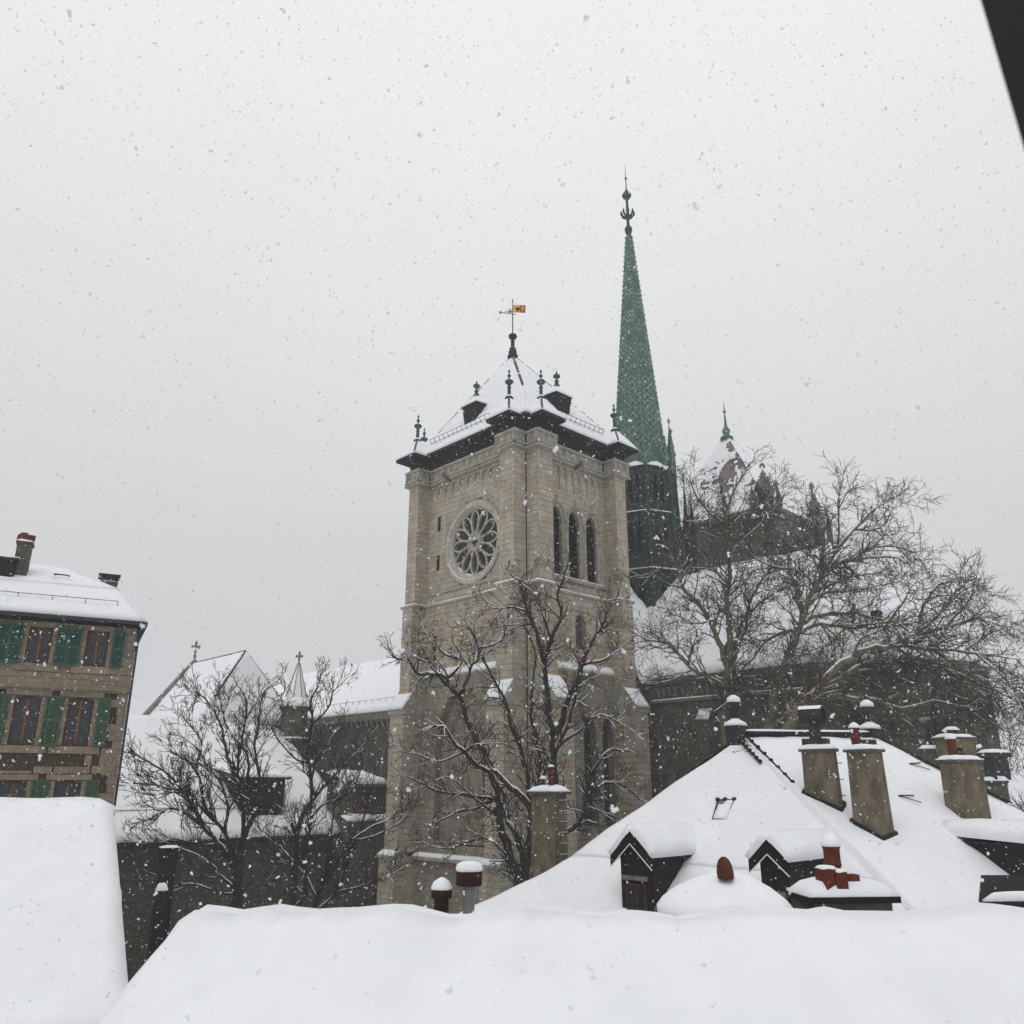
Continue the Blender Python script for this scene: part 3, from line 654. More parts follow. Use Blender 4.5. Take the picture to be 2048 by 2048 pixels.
for i in range(8):
    t2 = 2*pi*(i+1)/8+pi/8; nn = V((cos(t2), sin(t2), 0)); u = V((-sin(t2), cos(t2), 0)); ap = cos(pi/8); hs = sin(pi/8)
    facing = V(nn).dot(V((-.72,-.69,0))) > -.2 or nn.dot(V((.723,-.691,0))) > .65
    facing = (EX*nn.x+EY*nn.y).y < .3
    z = ZB+2.0; k = 0
    while z < ZTOP-2.5:
        rr = rad(z); hw = rr*hs*.93; dz = .5*rr/2.4+.12
        c = V((SX, SY, 0))+nn*(rr*ap+.03)
        pts = [c-u*hw*1.0+V((0,0,z+dz)), c-u*hw*.45+V((0,0,z+dz*.85)), c+V((0,0,z)), c+u*hw*.45+V((0,0,z+dz*.85)), c+u*hw+V((0,0,z+dz))]
        # two scallops on each face: zigzag seam
        nsc = 2 if rr > 1.0 else 1; pts = []
        for q in range(nsc*4+1):
            f = q/(nsc*4); pts.append(c+u*hw*(2*f-1)+V((0,0,z+dz*abs(((f*nsc) % 1.0)*2-1))))
        m_ = stuff if not facing else MB()
        m_.tube(pts, .04+.012*rr, 4)
        if facing: sp.part('chevron_seam', m_, 'copper_seam', cone)
        if random.random() < .55: snowm.tube([p+V((0,0,.045+.012*rr))+nn*.025 for p in pts], .014+.004*rr, 4)
        z += .34+.17*rr; k += 1
ob = sp.part('seam_field', stuff, 'copper_seam', cone); ob['kind'] = 'stuff'
sp.part('snow', snowm, 'snow', cone, kind='stuff')
for i in range(8):                                      # ogee gablets at the foot of the cone
    t2 = 2*pi*i/8+pi/8; nn = V((cos(t2), sin(t2), 0)); u = V((-sin(t2), cos(t2), 0)); c = V((SX, SY, 0))+nn*2.62
    b = MB()
    for sg in (-1,1): b.tube([c+u*sg*a+V((0,0,z))-nn*o for a, z, o in ((1.08,ZB+.0,0), (1.0,ZB+.7,.05), (.62,ZB+1.5,.12), (.22,ZB+2.1,.2), (.0,ZB+3.0,.3))], [.13,.12,.11,.1,.06], 5)
    b.lathe([(.05,0), (.16,.15), (.04,.3), (.1,.42), (.01,.6)], 6, tuple(c-nn*.3+V((0,0,ZB+2.95)))); ga = sp.part('gablet', b, 'copper_seam')
    b = MB(); b.extr([c+u*a+V((0,0,z))-nn*.1 for a, z in ((-.95,ZB+.05), (.95,ZB+.05), (.7,ZB+.3+.1*nse((i,0,0),3)), (.2,ZB+.5), (-.5,ZB+.38))], -nn*.3); sp.part('snow', b, 'snow', ga, True)
def pinnacle(tt, c, z0, z1, w_, m, name='pinnacle', cross=True, parent=None):
    b = MB(); h = z1-z0; c = V(c)
    sq = lambda r_, z: [(c.x+r_*cos(pi/4+pi/2*i+ANG*0), c.y+r_*sin(pi/4+pi/2*i), z) for i in range(4)]
    b.loft([sq(w_*.7,z0), sq(w_*.7,z0+h*.5), sq(w_*.95,z0+h*.52), sq(w_*.9,z0+h*.56), sq(w_*.6,z0+h*.57), sq(w_*.08,z1-h*.1)])
    for i in range(4):
        for k in range(5):
            zz = z0+h*(.6+.055*k); rr = w_*(.62-.115*k); a = pi/4+pi/2*i; b.lathe([(.02,-.08*w_), (.16*w_,0), (.02,.12*w_)], 4, (c.x+rr*cos(a)*1.1, c.y+rr*sin(a)*1.1, zz))
    pn = tt.part(name, b, m, parent)
    b = MB(); b.lathe([(w_*.08,-h*.1), (w_*.12,-h*.07), (w_*.3,-h*.06), (w_*.1,-h*.05), (w_*.08,-h*.02), (w_*.22,0), (w_*.05,h*.02), (w_*.02,h*.04)], 6, (c.x, c.y, z1))
    b.box((c.x, c.y, z1-h*.03), (min(.5,w_*.9), min(.16,w_*.2), min(.18,w_*.3)), -ANG); tt.part('cross_finial', b, m, pn)
    return pn
rd = V((.723,-.691,0)); bk_ = V((.691,.723,0))
for off, z1 in ((rd*2.85+bk_*.3, 46.3), (rd*3.15+bk_*1.1, 45.6)):
    c = V((SX, SY, 0))+off; pinnacle(sp, c, ZB-.3, z1, .38, 'copper')
    b = MB(); q0 = V((SX, SY, 0))+off*.55; b.tube([c+V((0,0,ZB+2.6)), (c+q0)/2+V((0,0,ZB+3.1)), q0+V((0,0,ZB+3.6))], .09, 5); sp.part('flying_strut', b, 'copper')
for off, z1 in ((rd*3.7-bk_*.3, 40.6), (rd*4.4+bk_*.3, 38.9)):
    c = V((SX, SY, 0))+off; pinnacle(sp, c, 31.0, z1, .34, 'copper_dark')
cz = (SX, SY, ZTOP)
b = MB(); b.lathe([(.28,-.1), (.34,.1), (.24,.25), (.24,.4), (.34,.7), (.4,1.0), (.3,1.25), (.17,1.4), (.14,2.1), (.24,2.3), (.3,2.5), (.16,2.8), (.14,3.6), (.13,4.4), (.1,5.2), (.14,5.6), (.06,6.0), (.05,7.0), (.13,7.2), (.04,7.4), (.015,9.0)], 10, cz); fs = sp.part('spire_finial', b, 'copper_mid', smooth=True)
for zz, n_, ro, hh in ((2.5, 8, .66, .7), (4.75, 6, .38, .65)):
    for k in range(n_):
        t = 2*pi*k/n_; b = MB(); dx, dy = cos(t), sin(t)
        b.tube([(SX+dx*.15, SY+dy*.15, ZTOP+zz), (SX+dx*ro*.7, SY+dy*ro*.7, ZTOP+zz+.05), (SX+dx*ro, SY+dy*ro, ZTOP+zz+hh*.45), (SX+dx*ro*.95, SY+dy*ro*.95, ZTOP+zz+hh)], [.09,.1,.12,.05], 5); b.lathe([(.03,-.1), (.12,.05), (.03,.2)], 5, (SX+dx*ro*.95, SY+dy*ro*.95, ZTOP+zz+hh*.5)); sp.part('crown_leaf', b, 'copper_mid', fs)

# ================================================================== CHOIR with apse (behind the plane trees)
ch = T('church_choir', 'dark stone church choir with long steep snow roof and rounded apse behind bare trees', 'church', (18.8, -6, 0))
EZc, RZ = 21.2, 30.4
apse = [(11,14), (11,-13.5), (12.6,-18.0), (16.6,-20.6), (21,-20.6), (25,-18.0), (26.6,-13.5), (26.6,14)]
b = MB()
for i in range(len(apse)-1):
    (x0,y0), (x1,y1) = apse[i], apse[i+1]; b.add([(x0,y0,0), (x1,y1,0), (x1,y1,EZc), (x0,y0,EZc)], [(0,1,2,3)])
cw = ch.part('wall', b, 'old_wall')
blk = MB()
for i in range(0, 4):                                   # coursed stone
    p0, p1 = V((*apse[i],0)), V((*apse[i+1],0)); u = p1-p0; ln = u.length; u.normalize(); nn = V((u.y, -u.x, 0)) if i else V((-1,0,0))
    if nn.dot(V((18.8,-6,0))-p0) > 0: nn = -nn
    z = 6.0
    while z < EZc-.6:
        s = (13.5 if i == 0 else 0)
        while s < ln-.1:
            l_ = random.uniform(.6,1.3); e = min(ln, s+l_); c = p0+u*(s+e)/2+nn*.02
            blk.box((c.x, c.y, z+.2), (e-s-.03, .06+random.uniform(0,.05), .4-.03), atan2(u.y, u.x)); s = e
        z += .4
ob = ch.part('stone_facing', blk, 'old_stone', cw); ob['kind'] = 'stuff'
b = MB()
out2 = lambda d_: [((x-18.8)*(1+d_/7.8)+18.8, y if i in (0,7) else y-d_*.6, EZc) for i, (x, y) in enumerate(apse)]
o2_ = out2(.45)
b.loft([[(x,y,EZc-.45) for x,y,z in out2(.1)], [(x,y,EZc-.2) for x,y,z in out2(.45)], [(x,y,EZc+.02) for x,y,z in out2(.5)]], True); ch.part('cornice', b, 'old_trim')
b = MB(); apx = (18.8, -12.5, RZ); rid = (18.8, 14, RZ)
e_ = out2(.55)
snow_patch(b, e_[1], e_[0], rid, apx, .3, .55, (0,0,1,0), .4)
for i in range(1, 6): snow_patch(b, e_[i+1], e_[i], V(apx)+V((-.03,.0,0)), V(apx)+V((.03,0,0)), .3, .5, (0,0,1,0), .4)
snow_patch(b, e_[7], e_[6], apx, rid, .3, 1.0, (0,0,1,0), .4)
rs = ch.part('roof_snow', b, 'snow', smooth=True)
b = MB(); b.b2(9.8, 11.2, -1.5, 12, 0, 20.9); b.add([(9.8,-1.5,20.8), (9.8,12,20.8), (9.8,4.2,30.1)], [(0,1,2)]); ch.part('transept_wall', b, 'old_wall')
b = MB(); snow_patch(b, (9.7,-1.7,20.9), (18.8,-1.7,20.9), (18.8,4.2,30.35), (9.7,4.2,30.35), .3, .5, (0,0,1,0), .4); snow_patch(b, (18.8,12.3,20.8), (9.7,12.3,20.8), (9.7,4.2,30.35), (18.8,4.2,30.35), .3, .6, (0,0,1,0), .4); ch.part('transept_snow', b, 'snow', smooth=True)
guard(ch, (12.0, -4.5, 22.55), (12.0, -13, 22.55), (-.6,0,.8), 26, rs, .2, (1,))
b = MB()                                                # small dark roof vent near the apse
vv = hitF(1752, 1290, 'x', 13.6); b.b2(13.3, 15.6, vv.y-.35, vv.y+.35, vv.z-.9, vv.z+.9); rv = ch.part('roof_vent', b, 'timber_dark')
b = MB(); b.b2(13.1, 15.9, vv.y-.85, vv.y+.85, vv.z+.9, vv.z+1.05); ch.part('vent_cap', b, 'timber_dark', rv)
b = MB(); b.b2(14.0, 14.6, vv.y-.25, vv.y+.25, vv.z+1.0, vv.z+2.2); ch.part('vent_post', b, 'timber_dark', rv)
for k in range(24):
    y = -1.2-k*.52; b = MB(); b.hexa([(10.9,y-.1,20.0), (11,y-.1,20.0), (11,y+.1,20.0), (10.9,y+.1,20.0), (10.65,y-.14,20.6), (11,y-.14,20.6), (11,y+.14,20.6), (10.65,y+.14,20.6)]); ch.part('corbel', b, 'old_trim', cw)
b = MB(); b.b2(10.75, 11, -13.4, -1.6, 19.55, 19.75); sc_ = ch.part('string_course', b, 'old_trim')
b = MB(); snow_patch(b, (10.74,-13.4,19.75), (10.74,-1.6,19.75), (10.98,-1.6,19.78), (10.98,-13.4,19.78), .06, .3, soft=.08); ch.part('snow', b, 'snow', sc_, True)
b = MB(); b.b2(10.7, 11, -13.4, -1.6, 11.2, 11.5); ch.part('string_course', b, 'old_trim')
for y in (-3.2, -9.2): pointed(ch, 'choir_window', y-1.0, y+1.0, 12.0, 17.2, 19.2, 10.96, .5, 'x', 'lead_glass', 'old_trim', 1)
for y in (-6.3, -12.8, -.6):                            # buttresses
    b = MB(); b.hexa([(9.9,y-.55,0), (9.9,y+.55,0), (11,y+.55,0), (11,y-.55,0), (10.0,y-.5,18.2), (10.0,y+.5,18.2), (11,y+.5,19.6), (11,y-.5,19.6)]); bt = ch.part('buttress', b, 'old_wall')
    b = MB(); snow_patch(b, (9.98,y-.5,18.2), (9.98,y+.5,18.2), (10.5,y+.5,18.9), (10.5,y-.5,18.9), .09, .25, soft=.15); ch.part('snow', b, 'snow', bt, True)
b = MB(); p0, p1 = V((*apse[1],0)), V((*apse[2],0))
for k in (1,2):
    p0, p1 = V((*apse[k],0)), V((*apse[k+1],0)); m_ = (p0+p1)/2; u = (p1-p0).normalized(); nn = V((-abs(u.y), -abs(u.x), 0)).normalized()
    for z0, z1, ww in ((12.0,18.6,.8),):
        b = MB(); b.extr([m_+u*a+V((0,0,z))+nn*.12 for a, z in ((-ww,z0), (ww,z0), (ww,z0+4.6), (ww*.6,z0+5.8), (0,z1), (-ww*.6,z0+5.8), (-ww,z0+4.6))], -nn*.2); ch.part('apse_window', b, 'lead_glass')

# ================================================================== REAR TOWER
rt = T('church_tower', 'weathered dark tower with snow streaked pyramid roof and crocketed stone pinnacles behind the trees', 'tower', (32.6, 3.4, 0))
X0, X1, Y0, Y1 = 27.9, 37.3, -3.2, 10.2
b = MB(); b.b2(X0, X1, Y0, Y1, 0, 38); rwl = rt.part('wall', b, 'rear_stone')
blk = MB()
for face in 'xy':
    z = 26.0
    while z < 37.6:
        s = 0; ln = (Y1-Y0) if face == 'x' else (X1-X0)
        while s < ln-.1:
            e = min(ln, s+random.uniform(.7,1.5)); c = (s+e)/2
            if face == 'x': blk.box((X0-.01, Y0+c, z+.22), (.06+random.uniform(0,.04), e-s-.03, .41))
            else: blk.box((X0+c, Y0-.01, z+.22), (e-s-.03, .06+random.uniform(0,.04), .41))
            s = e
        z += .44
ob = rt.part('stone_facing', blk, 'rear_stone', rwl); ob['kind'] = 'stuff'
for z, o in ((38,.35), (33.2,.3), (30.4,.3)):
    b = MB(); b.b2(X0-o, X1+o, Y0-o, Y1+o, z-.2, z+.12); lg_ = rt.part('ledge', b, 'old_trim')
    b = MB(); snow_patch(b, (X0-o,Y0,z+.12), (X0-o,Y1,z+.12), (X0+.1,Y1,z+.14), (X0+.1,Y0,z+.14), .14, .3, soft=.12); snow_patch(b, (X0,Y0-o,z+.12), (X1,Y0-o,z+.12), (X1,Y0+.1,z+.14), (X0,Y0+.1,z+.14), .14, .3, soft=.12); rt.part('snow', b, 'snow', lg_, True)
for y in (0.2, 3.4, 6.6): pointed(rt, 'belfry_opening', y-.8, y+.8, 26.5, 28.6, 29.8, X0-.05, .4, 'x', 'void', 'old_trim', 1)
m_ = .25; ap = V((32.6, 3.4, 48.3)); bs_ = [(X0+m_,Y0+m_,38.15), (X1-m_,Y0+m_,38.15), (X1-m_,Y1-m_,38.15), (X0+m_,Y1-m_,38.15)]
tp_ = [tuple(ap+V((dx,dy,0))) for dx, dy in ((-.2,-.2),(.2,-.2),(.2,.2),(-.2,.2))]; b = MB(); b.loft([bs_, tp_]); rr_ = rt.part('roof', b, 'tile_grey')
# fallen-away snow: tiles show in patches
mk = bpy.data.materials.new('patchy_snow'); mk.use_nodes = True; t_ = mk.node_tree; bb = t_.nodes['Principled BSDF']; bb.inputs['Roughness'].default_value = .8
ge = t_.nodes.new('ShaderNodeNewGeometry'); n1 = t_.nodes.new('ShaderNodeTexNoise'); n1.inputs['Scale'].default_value = .33; n1.inputs['Detail'].default_value = 5
br = t_.nodes.new('ShaderNodeTexNoise'); br.inputs['Scale'].default_value = 3.2; br.inputs['Detail'].default_value = 3
mm = t_.nodes.new('ShaderNodeMath'); mm.operation = 'MULTIPLY_ADD'; mm.inputs[1].default_value = .28
rmp = t_.nodes.new('ShaderNodeValToRGB'); rmp.color_ramp.elements[0].position = .775; rmp.color_ramp.elements[0].color = (.87,.88,.90,1); rmp.color_ramp.elements[1].position = .81; rmp.color_ramp.elements[1].color = (.15,.115,.10,1)
t_.links.new(ge.outputs['Position'], n1.inputs[0]); t_.links.new(ge.outputs['Position'], br.inputs[0]); t_.links.new(br.outputs[0], mm.inputs[0]); t_.links.new(n1.outputs[0], mm.inputs[2]); t_.links.new(mm.outputs[0], rmp.inputs[0]); t_.links.new(rmp.outputs[0], bb.inputs['Base Color'])
M['patchy_snow'] = mk
for i in range(4):
    j = (i+1) % 4; b = MB(); snow_patch(b, bs_[i], bs_[j], tp_[j], tp_[i], .1, .2, (0,0,1,0), .3)
    keep = []; e0, e1 = V(bs_[i]), V(bs_[j]); uu = (e1-e0).normalized(); hl = (e1-e0).length/2
    for f in b.f:                                       # snow has slid off in places and the tiles show
        c = V((0,0,0))
        for k in f: c += V(b.v[k])
        c /= len(f); hgt = (c.z-38.15)/10.0; sd = (c-(e0+e1)/2).dot(uu)/(hl*max(.05, 1-hgt)); nn_ = nse(c, .55, 2.0)+.5*nse(c, 2.2, 4.0)
        if i == 3 and .3 < hgt < .93: bare = nn_+.35*sd-1.1*abs(hgt-.66) > .16
        elif i == 0: bare = nn_ > .62
        else: bare = nn_ > .6
        if not bare: keep.append(f)
    b.f = keep; rt.part('snow', b, 'snow', rr_, True)
for i in range(4):
    for k in range(26):
        p = V(bs_[i]).lerp(ap, (k+.5)/27); b = MB(); b.lathe([(.1,.02), (.13,.14), (.04,.24)], 5, tuple(p)); rt.part('hip_tile', b, 'tile_brown', rr_)
b = MB(); b.lathe([(.75,-.5), (.55,-.25), (.7,-.15), (.5,.05), (.28,.2), (.35,.4), (.42,.65), (.36,.85), (.22,1.0), (.14,1.4), (.07,2.6), (.09,2.7), (.2,2.85), (.07,3.0), (.015,4.1)], 12, tuple(ap)); rt.part('finial', b, 'copper', smooth=True)
def cluster(cx, cy, z0, z1):
    pn = pinnacle(rt, (cx, cy, 0), z0, z1, 1.05, 'far_stone')
    for dx, dy in ((-1,-1), (1,-1), (-1,1), (1,1)): pinnacle(rt, (cx+dx*.85, cy+dy*.85, 0), z0, z0+(z1-z0)*.66, .42, 'far_stone')
    b = MB()
    for dx, dy in ((-1,0), (0,-1)):
        c = V((cx+dx*1.1, cy+dy*1.1, z0+(z1-z0)*.45)); u = V((-dy, dx, 0))
        for sg in (-1,1): b.tube([c+u*sg*.8-V((0,0,.7)), c+u*sg*.4+V((0,0,.1)), c+V((0,0,1.0))], .13, 5)
    rt.part('gablet', b, 'far_stone', pn)
    b = MB(); snow_patch(b, (cx-1.15,cy-1.15,z0+.02), (cx+1.15,cy-1.15,z0+.02), (cx+1.15,cy+1.15,z0+.02), (cx-1.15,cy+1.15,z0+.02), .3, .3, soft=.2); rt.part('snow', b, 'snow', pn, True)
cluster(X0+.9, Y0+.9, 37.2, 42.6); cluster(X1-.2, Y0+.3, 35.6, 42.6)
b = MB(); b.b2(X1-1.3, X1+1.0, Y0-.9, Y0+1.4, 0, 35.7); rt.part('corner_buttress', b, 'rear_stone')

# ================================================================== NAVE
nv_ = T('church_nave', 'long church nave with smooth snow roof and dark corbelled wall beyond the bell tower', 'church', (12, 38, 0))
b = MB(); b.b2(5, 32, 11, 62, 0, 20.0); nw = nv_.part('wall', b, 'old_wall')
b = MB(); b.b2(4.6, 5, 11, 62, 19.5, 20.15); nv_.part('gutter', b, 'old_trim')
for k in range(60):
    y = 13+k*.8; b = MB(); b.hexa([(4.85,y-.15,18.9), (5,y-.15,18.9), (5,y+.15,18.9), (4.85,y+.15,18.9), (4.6,y-.2,19.5), (5,y-.2,19.5), (5,y+.2,19.5), (4.6,y+.2,19.5)])
    if y < 46: nv_.part('corbel', b, 'old_trim', nw)
b = MB(); snow_patch(b, (4.55,11,20.15), (4.55,62,20.15), (18.8,62,27.9), (18.8,11,27.9), .3, .8, (0,0,1,0), .4); snow_patch(b, (32.4,62,20.15), (32.4,11,20.15), (18.8,11,27.9), (18.8,62,27.9), .3, 1.4, (0,0,1,0), .4)
ns = nv_.part('roof_snow', b, 'snow', smooth=True)
b = MB(); b.add([(5,62,20),(32,62,20),(18.8,62,27.9)], [(0,1,2)]); b.add([(5,11,20),(32,11,20),(18.8,11,27.9)], [(0,1,2)]); nv_.part('gable', b, 'old_wall')
guard(nv_, (5.8, 14, 21.25), (5.8, 46, 21.25), (-.5,0,.85), 30, ns, .2, (1,))
for y in (16.5, 21.5, 26.5): pointed(nv_, 'nave_window', y-1.1, y+1.1, 11, 15.5, 17.6, 4.96, .5, 'x', 'lead_glass', 'old_trim', 1)

# ================================================================== STAIR TURRET
TC = (-1.0, 27.4)
tt = T('stair_turret', 'small round stone turret with conical snow dusted roof and stone cross', 'turret', (*TC, 0))
b = MB(); b.lathe([(1.0,0), (1.0,14.0), (1.25,14.6), (1.25,14.8), (1.08,15.0), (1.08,17.3), (1.3,17.65), (1.3,17.8), (1.12,17.95), (1.12,20.1), (1.32,20.3), (1.32,20.45)], 8, (*TC,0)); tt.part('drum', b, 'old_wall')
for z in (14.8, 17.8):
    b = MB(); b.lathe([(1.28,z), (1.3,z+.08), (1.12,z+.16), (.9,z+.17)], 8, (*TC,0)); tt.part('snow', b, 'snow', smooth=True)
b = MB(); b.lathe([(1.36,20.45), (.9,21.3), (.1,24.2)], 8, (*TC,0)); cr_ = tt.part('cone_roof', b, 'patchy_snow')
b = MB(); b.lathe([(1.38,20.45), (1.4,20.57), (1.06,21.1), (.9,21.15)], 8, (*TC,0)); tt.part('snow', b, 'snow', cr_, True)
for i in range(8):
    t = 2*pi*i/8; b = MB(); b.tube([(TC[0]+rr*cos(t), TC[1]+rr*sin(t), z) for rr, z in ((.93,21.3), (.11,24.2))], .035, 5); tt.part('rib', b, 'old_trim', cr_)
def stone_cross(tpart, c, s, m='far_stone', parent=None):
    b = MB(); b.lathe([(.12*s,-.3*s), (.18*s,0), (.1*s,.1*s), (.1*s,.5*s)], 6, c); x, y, z = c
    b.box((x,y,z+.85*s), (.2*s,.2*s,.9*s), 0); b.box((x,y,z+.9*s), (.16*s,.75*s,.22*s), pi/4+.1); 
    for dx in (-1,1): b.box((x-dx*.36*s*sin(pi/4+.1), y+dx*.36*s*cos(pi/4+.1), z+.9*s), (.2*s,.14*s,.34*s), pi/4+.1)
    b.lathe([(.05*s,1.25*s), (.16*s,1.38*s), (.03*s,1.55*s)], 6, c); return tpart.part('stone_cross', b, m, parent)
stone_cross(tt, (*TC,24.2), .7)
# ================================================================== CHAPEL
cp = T('chapel', 'gabled chapel with snow roof and stone cross on its gable, fading in the snowfall', 'chapel', (-4, 36, 0))
b = MB(); b.b2(-8, 0, 29.8, 42.3, 0, 19.1); b.add([(-8,42.3,19.1), (0,42.3,19.1), (-4,42.3,25.2)], [(0,1,2)]); cp.part('wall', b, 'far_stone')
b = MB(); H = (-4,31.6,25.3); G_ = (-4,42.3,25.3)
snow_patch(b, (-8.5,29.2,19.0), (-8.5,42.3,19.0), G_, H, .18, .6, (0,0,1,0), .3); snow_patch(b, (.5,42.3,19.0), (.5,29.2,19.0), H, G_, .18, .8, (0,0,1,0), .3)
snow_patch(b, (.5,29.2,19.0), (-8.5,29.2,19.0), V(H)-V((.02,0,0)), V(H)+V((.02,0,0)), .18, .6, (0,0,1,0), .3); cr_ = cp.part('roof_snow', b, 'snow', smooth=True)
for a_, b_ in (((-8.5,29.2,19.15), H), ((.5,29.2,19.15), H), ((-4,29.2,19.15), H)):
    for k in range(22):
        p = V(a_).lerp(V(H), .3+.7*(k+.5)/22)+V((0,0,.12)); m2 = MB(); m2.box(tuple(p), (.16,.2,.14), pi/4); cp.part('hip_tile', m2, 'slate', cr_)
b = MB(); b.tube([V(H)+V((0,0,.19)), V(G_)+V((0,0,.19))], .05, 5); cp.part('ridge_cap', b, 'slate', cr_)
b = MB(); b.tube([(-8.55,29.2,18.95), (-8.55,42.3,18.95)], .12, 6); cp.part('gutter', b, 'slate')
b = MB()
for sg in (-1,1): b.hexa([(-4+sg*4.7,42.1,19.2), (-4+sg*4.7,42.7,19.2), (-4,42.7,25.3), (-4,42.1,25.3), (-4+sg*4.7,42.1,19.7), (-4+sg*4.7,42.7,19.7), (-4,42.7,25.85), (-4,42.1,25.85)])
cp.part('gable_coping', b, 'far_stone'); stone_cross(cp, (-4,42.4,26.2), .95)

# ================================================================== LOW WING
lw_ = T('low_wing', 'low dark walled church wing under a broad snow roof behind the bare courtyard trees', 'building', (-9, 22, 0))
EY_, EZ_ = 17.0, 10.75
b = MB(); b.b2(-24, -1.0, EY_+.5, 27.4, 0, EZ_-.1); lwl = lw_.part('wall', b, 'rubble')
blk = MB(); z = 2.0
while z < EZ_-.7:
    s = -23.5
    while s < -1.2:
        e = min(-1.1, s+random.uniform(.4,1.1)); h_ = random.uniform(.3,.36); blk.box(((s+e)/2, EY_+.48, z+.18), (e-s-.04, .05+random.uniform(0,.06), h_)); s = e
    z += .38
ob = lw_.part('stone_facing', blk, 'rubble', lwl); ob['kind'] = 'stuff'
b = MB(); b.b2(-24.5, -.5, EY_-.1, EY_+.05, EZ_-.28, EZ_+.0); lw_.part('gutter', b, 'slate')
b = MB(); b.b2(-24.4, -.6, EY_+.02, EY_+.7, EZ_-.3, EZ_-.12); lw_.part('soffit', b, 'timber_dark')
b = MB(); RA, RB = (-24.5,29.0,19.3), (-2.2,28.6,18.6)
snow_patch(b, (-24.5,EY_-.1,EZ_), (-.4,EY_-.1,EZ_), RB, RA, .32, .6, (0,0,1,0), .5, .3, .3); snow_patch(b, (-.4,EY_-.1,EZ_), (1.2,28,EZ_+1.5), RB, V(RB)+V((0,-.05,0)), .3, .6, (0,0,1,0), .5)
snow_patch(b, RA, RB, (-3,30,17.0), (-24.5,34,18.6), .32, 1.0, (0,0,0,0), .5)
lrs = lw_.part('roof_snow', b, 'snow', smooth=True)
def lroof(y): return EZ_+(y-EY_+.1)*(19.2-EZ_)/(29.3-EY_)
guard(lw_, (-24, 18.9, lroof(18.9)+.32), (-6.5, 18.9, lroof(18.9)+.32), (0,-.3,.9), 24, lrs, .12, (1,), 'iron', .025)
pL, pR, pB = hitF(220+870*.3106, 1260+960*.3106, 'y', 18.3), hitF(220+1130*.3106, 1260+960*.3106, 'y', 18.3), hitF(220+1000*.3106, 1260+1180*.3106, 'y', 18.3)
b = MB(); b.b2(pL.x, pR.x, 18.3, 23, pB.z-.3, pL.z); dmr = lw_.part('dormer', b, 'timber_dark')
nb = 9
for k in range(nb):
    x = pL.x+(k+.5)*(pR.x-pL.x)/nb; b = MB(); b.b2(x-.1, x+.1, 18.22, 18.3, pB.z-.1, pL.z-.12); lw_.part('board', b, 'timber_dark', dmr)
b = MB(); b.b2(pL.x-.35, pR.x+.3, 18.0, 22, pL.z, pL.z+.14); lw_.part('dormer_roof', b, 'slate', dmr)
b = MB(); snow_patch(b, (pL.x-.35,18.0,pL.z+.14), (pR.x+.3,18.0,pL.z+.14), (pR.x+.3,23.5,pL.z+.9), (pL.x-.35,23.5,pL.z+.9), .25, .3, soft=.35); lw_.part('snow', b, 'snow', dmr, True)
# small porch between wing and tower
po = T('stone_porch', 'small gabled stone porch with snow cap wedged beside the bell tower buttress', 'porch', (.5, 15, 0))
q0, q1, qz, qb = hitF(220+1590*.3106, 1450, 'y', 15.5), hitF(220+1800*.3106, 1450, 'y', 15.5), hitF(800, 1260+1000*.3106, 'y', 15.5), hitF(800, 1260+1190*.3106, 'y', 15.5)
zc = qz.z
b = MB(); b.b2(q0.x, q1.x, 15.5, 19, 0, zc-.1); po.part('wall', b, 'old_wall')
b = MB(); b.b2(q0.x-.25, q1.x, 15.2, 19, zc-.1, zc+.1); pr_ = po.part('coping', b, 'old_trim')
b = MB(); snow_patch(b, (q0.x-.25,15.2,zc+.1), (q1.x,15.2,zc+.1), (q1.x,18.9,zc+.9), (q0.x-.25,18.9,zc+.9), .3, .25, soft=.3); po.part('snow', b, 'snow', pr_, True)
qg = hitF(220+1440*.3106, 1260+1045*.3106, 'y', 16.5)
b = MB(); b.hexa([(qg.x,15.9,qg.z-.5), (qg.x,16.6,qg.z-.5), (q0.x,16.6,zc-.1), (q0.x,15.9,zc-.1), (qg.x,15.9,qg.z), (qg.x,16.6,qg.z), (q0.x,16.6,zc+.6), (q0.x,15.9,zc+.6)]); gc = po.part('raking_coping', b, 'old_trim')
b = MB(); snow_patch(b, (qg.x,15.9,qg.z), (qg.x,16.6,qg.z), (q0.x,16.6,zc+.6), (q0.x,15.9,zc+.6), .25, .2, soft=.2); po.part('snow', b, 'snow', gc, True)
b = MB(); b.b2(q0.x-.9, q1.x+.6, 14.6, 15.5, 0, qb.z-.3); lo = po.part('lower_wall', b, 'old_wall')
b = MB(); snow_patch(b, (q0.x-.9,14.6,qb.z-.3), (q1.x+.6,14.6,qb.z-.3), (q1.x+.6,15.5,qb.z), (q0.x-.9,15.5,qb.z), .25, .25, soft=.25); po.part('snow', b, 'snow', lo, True)

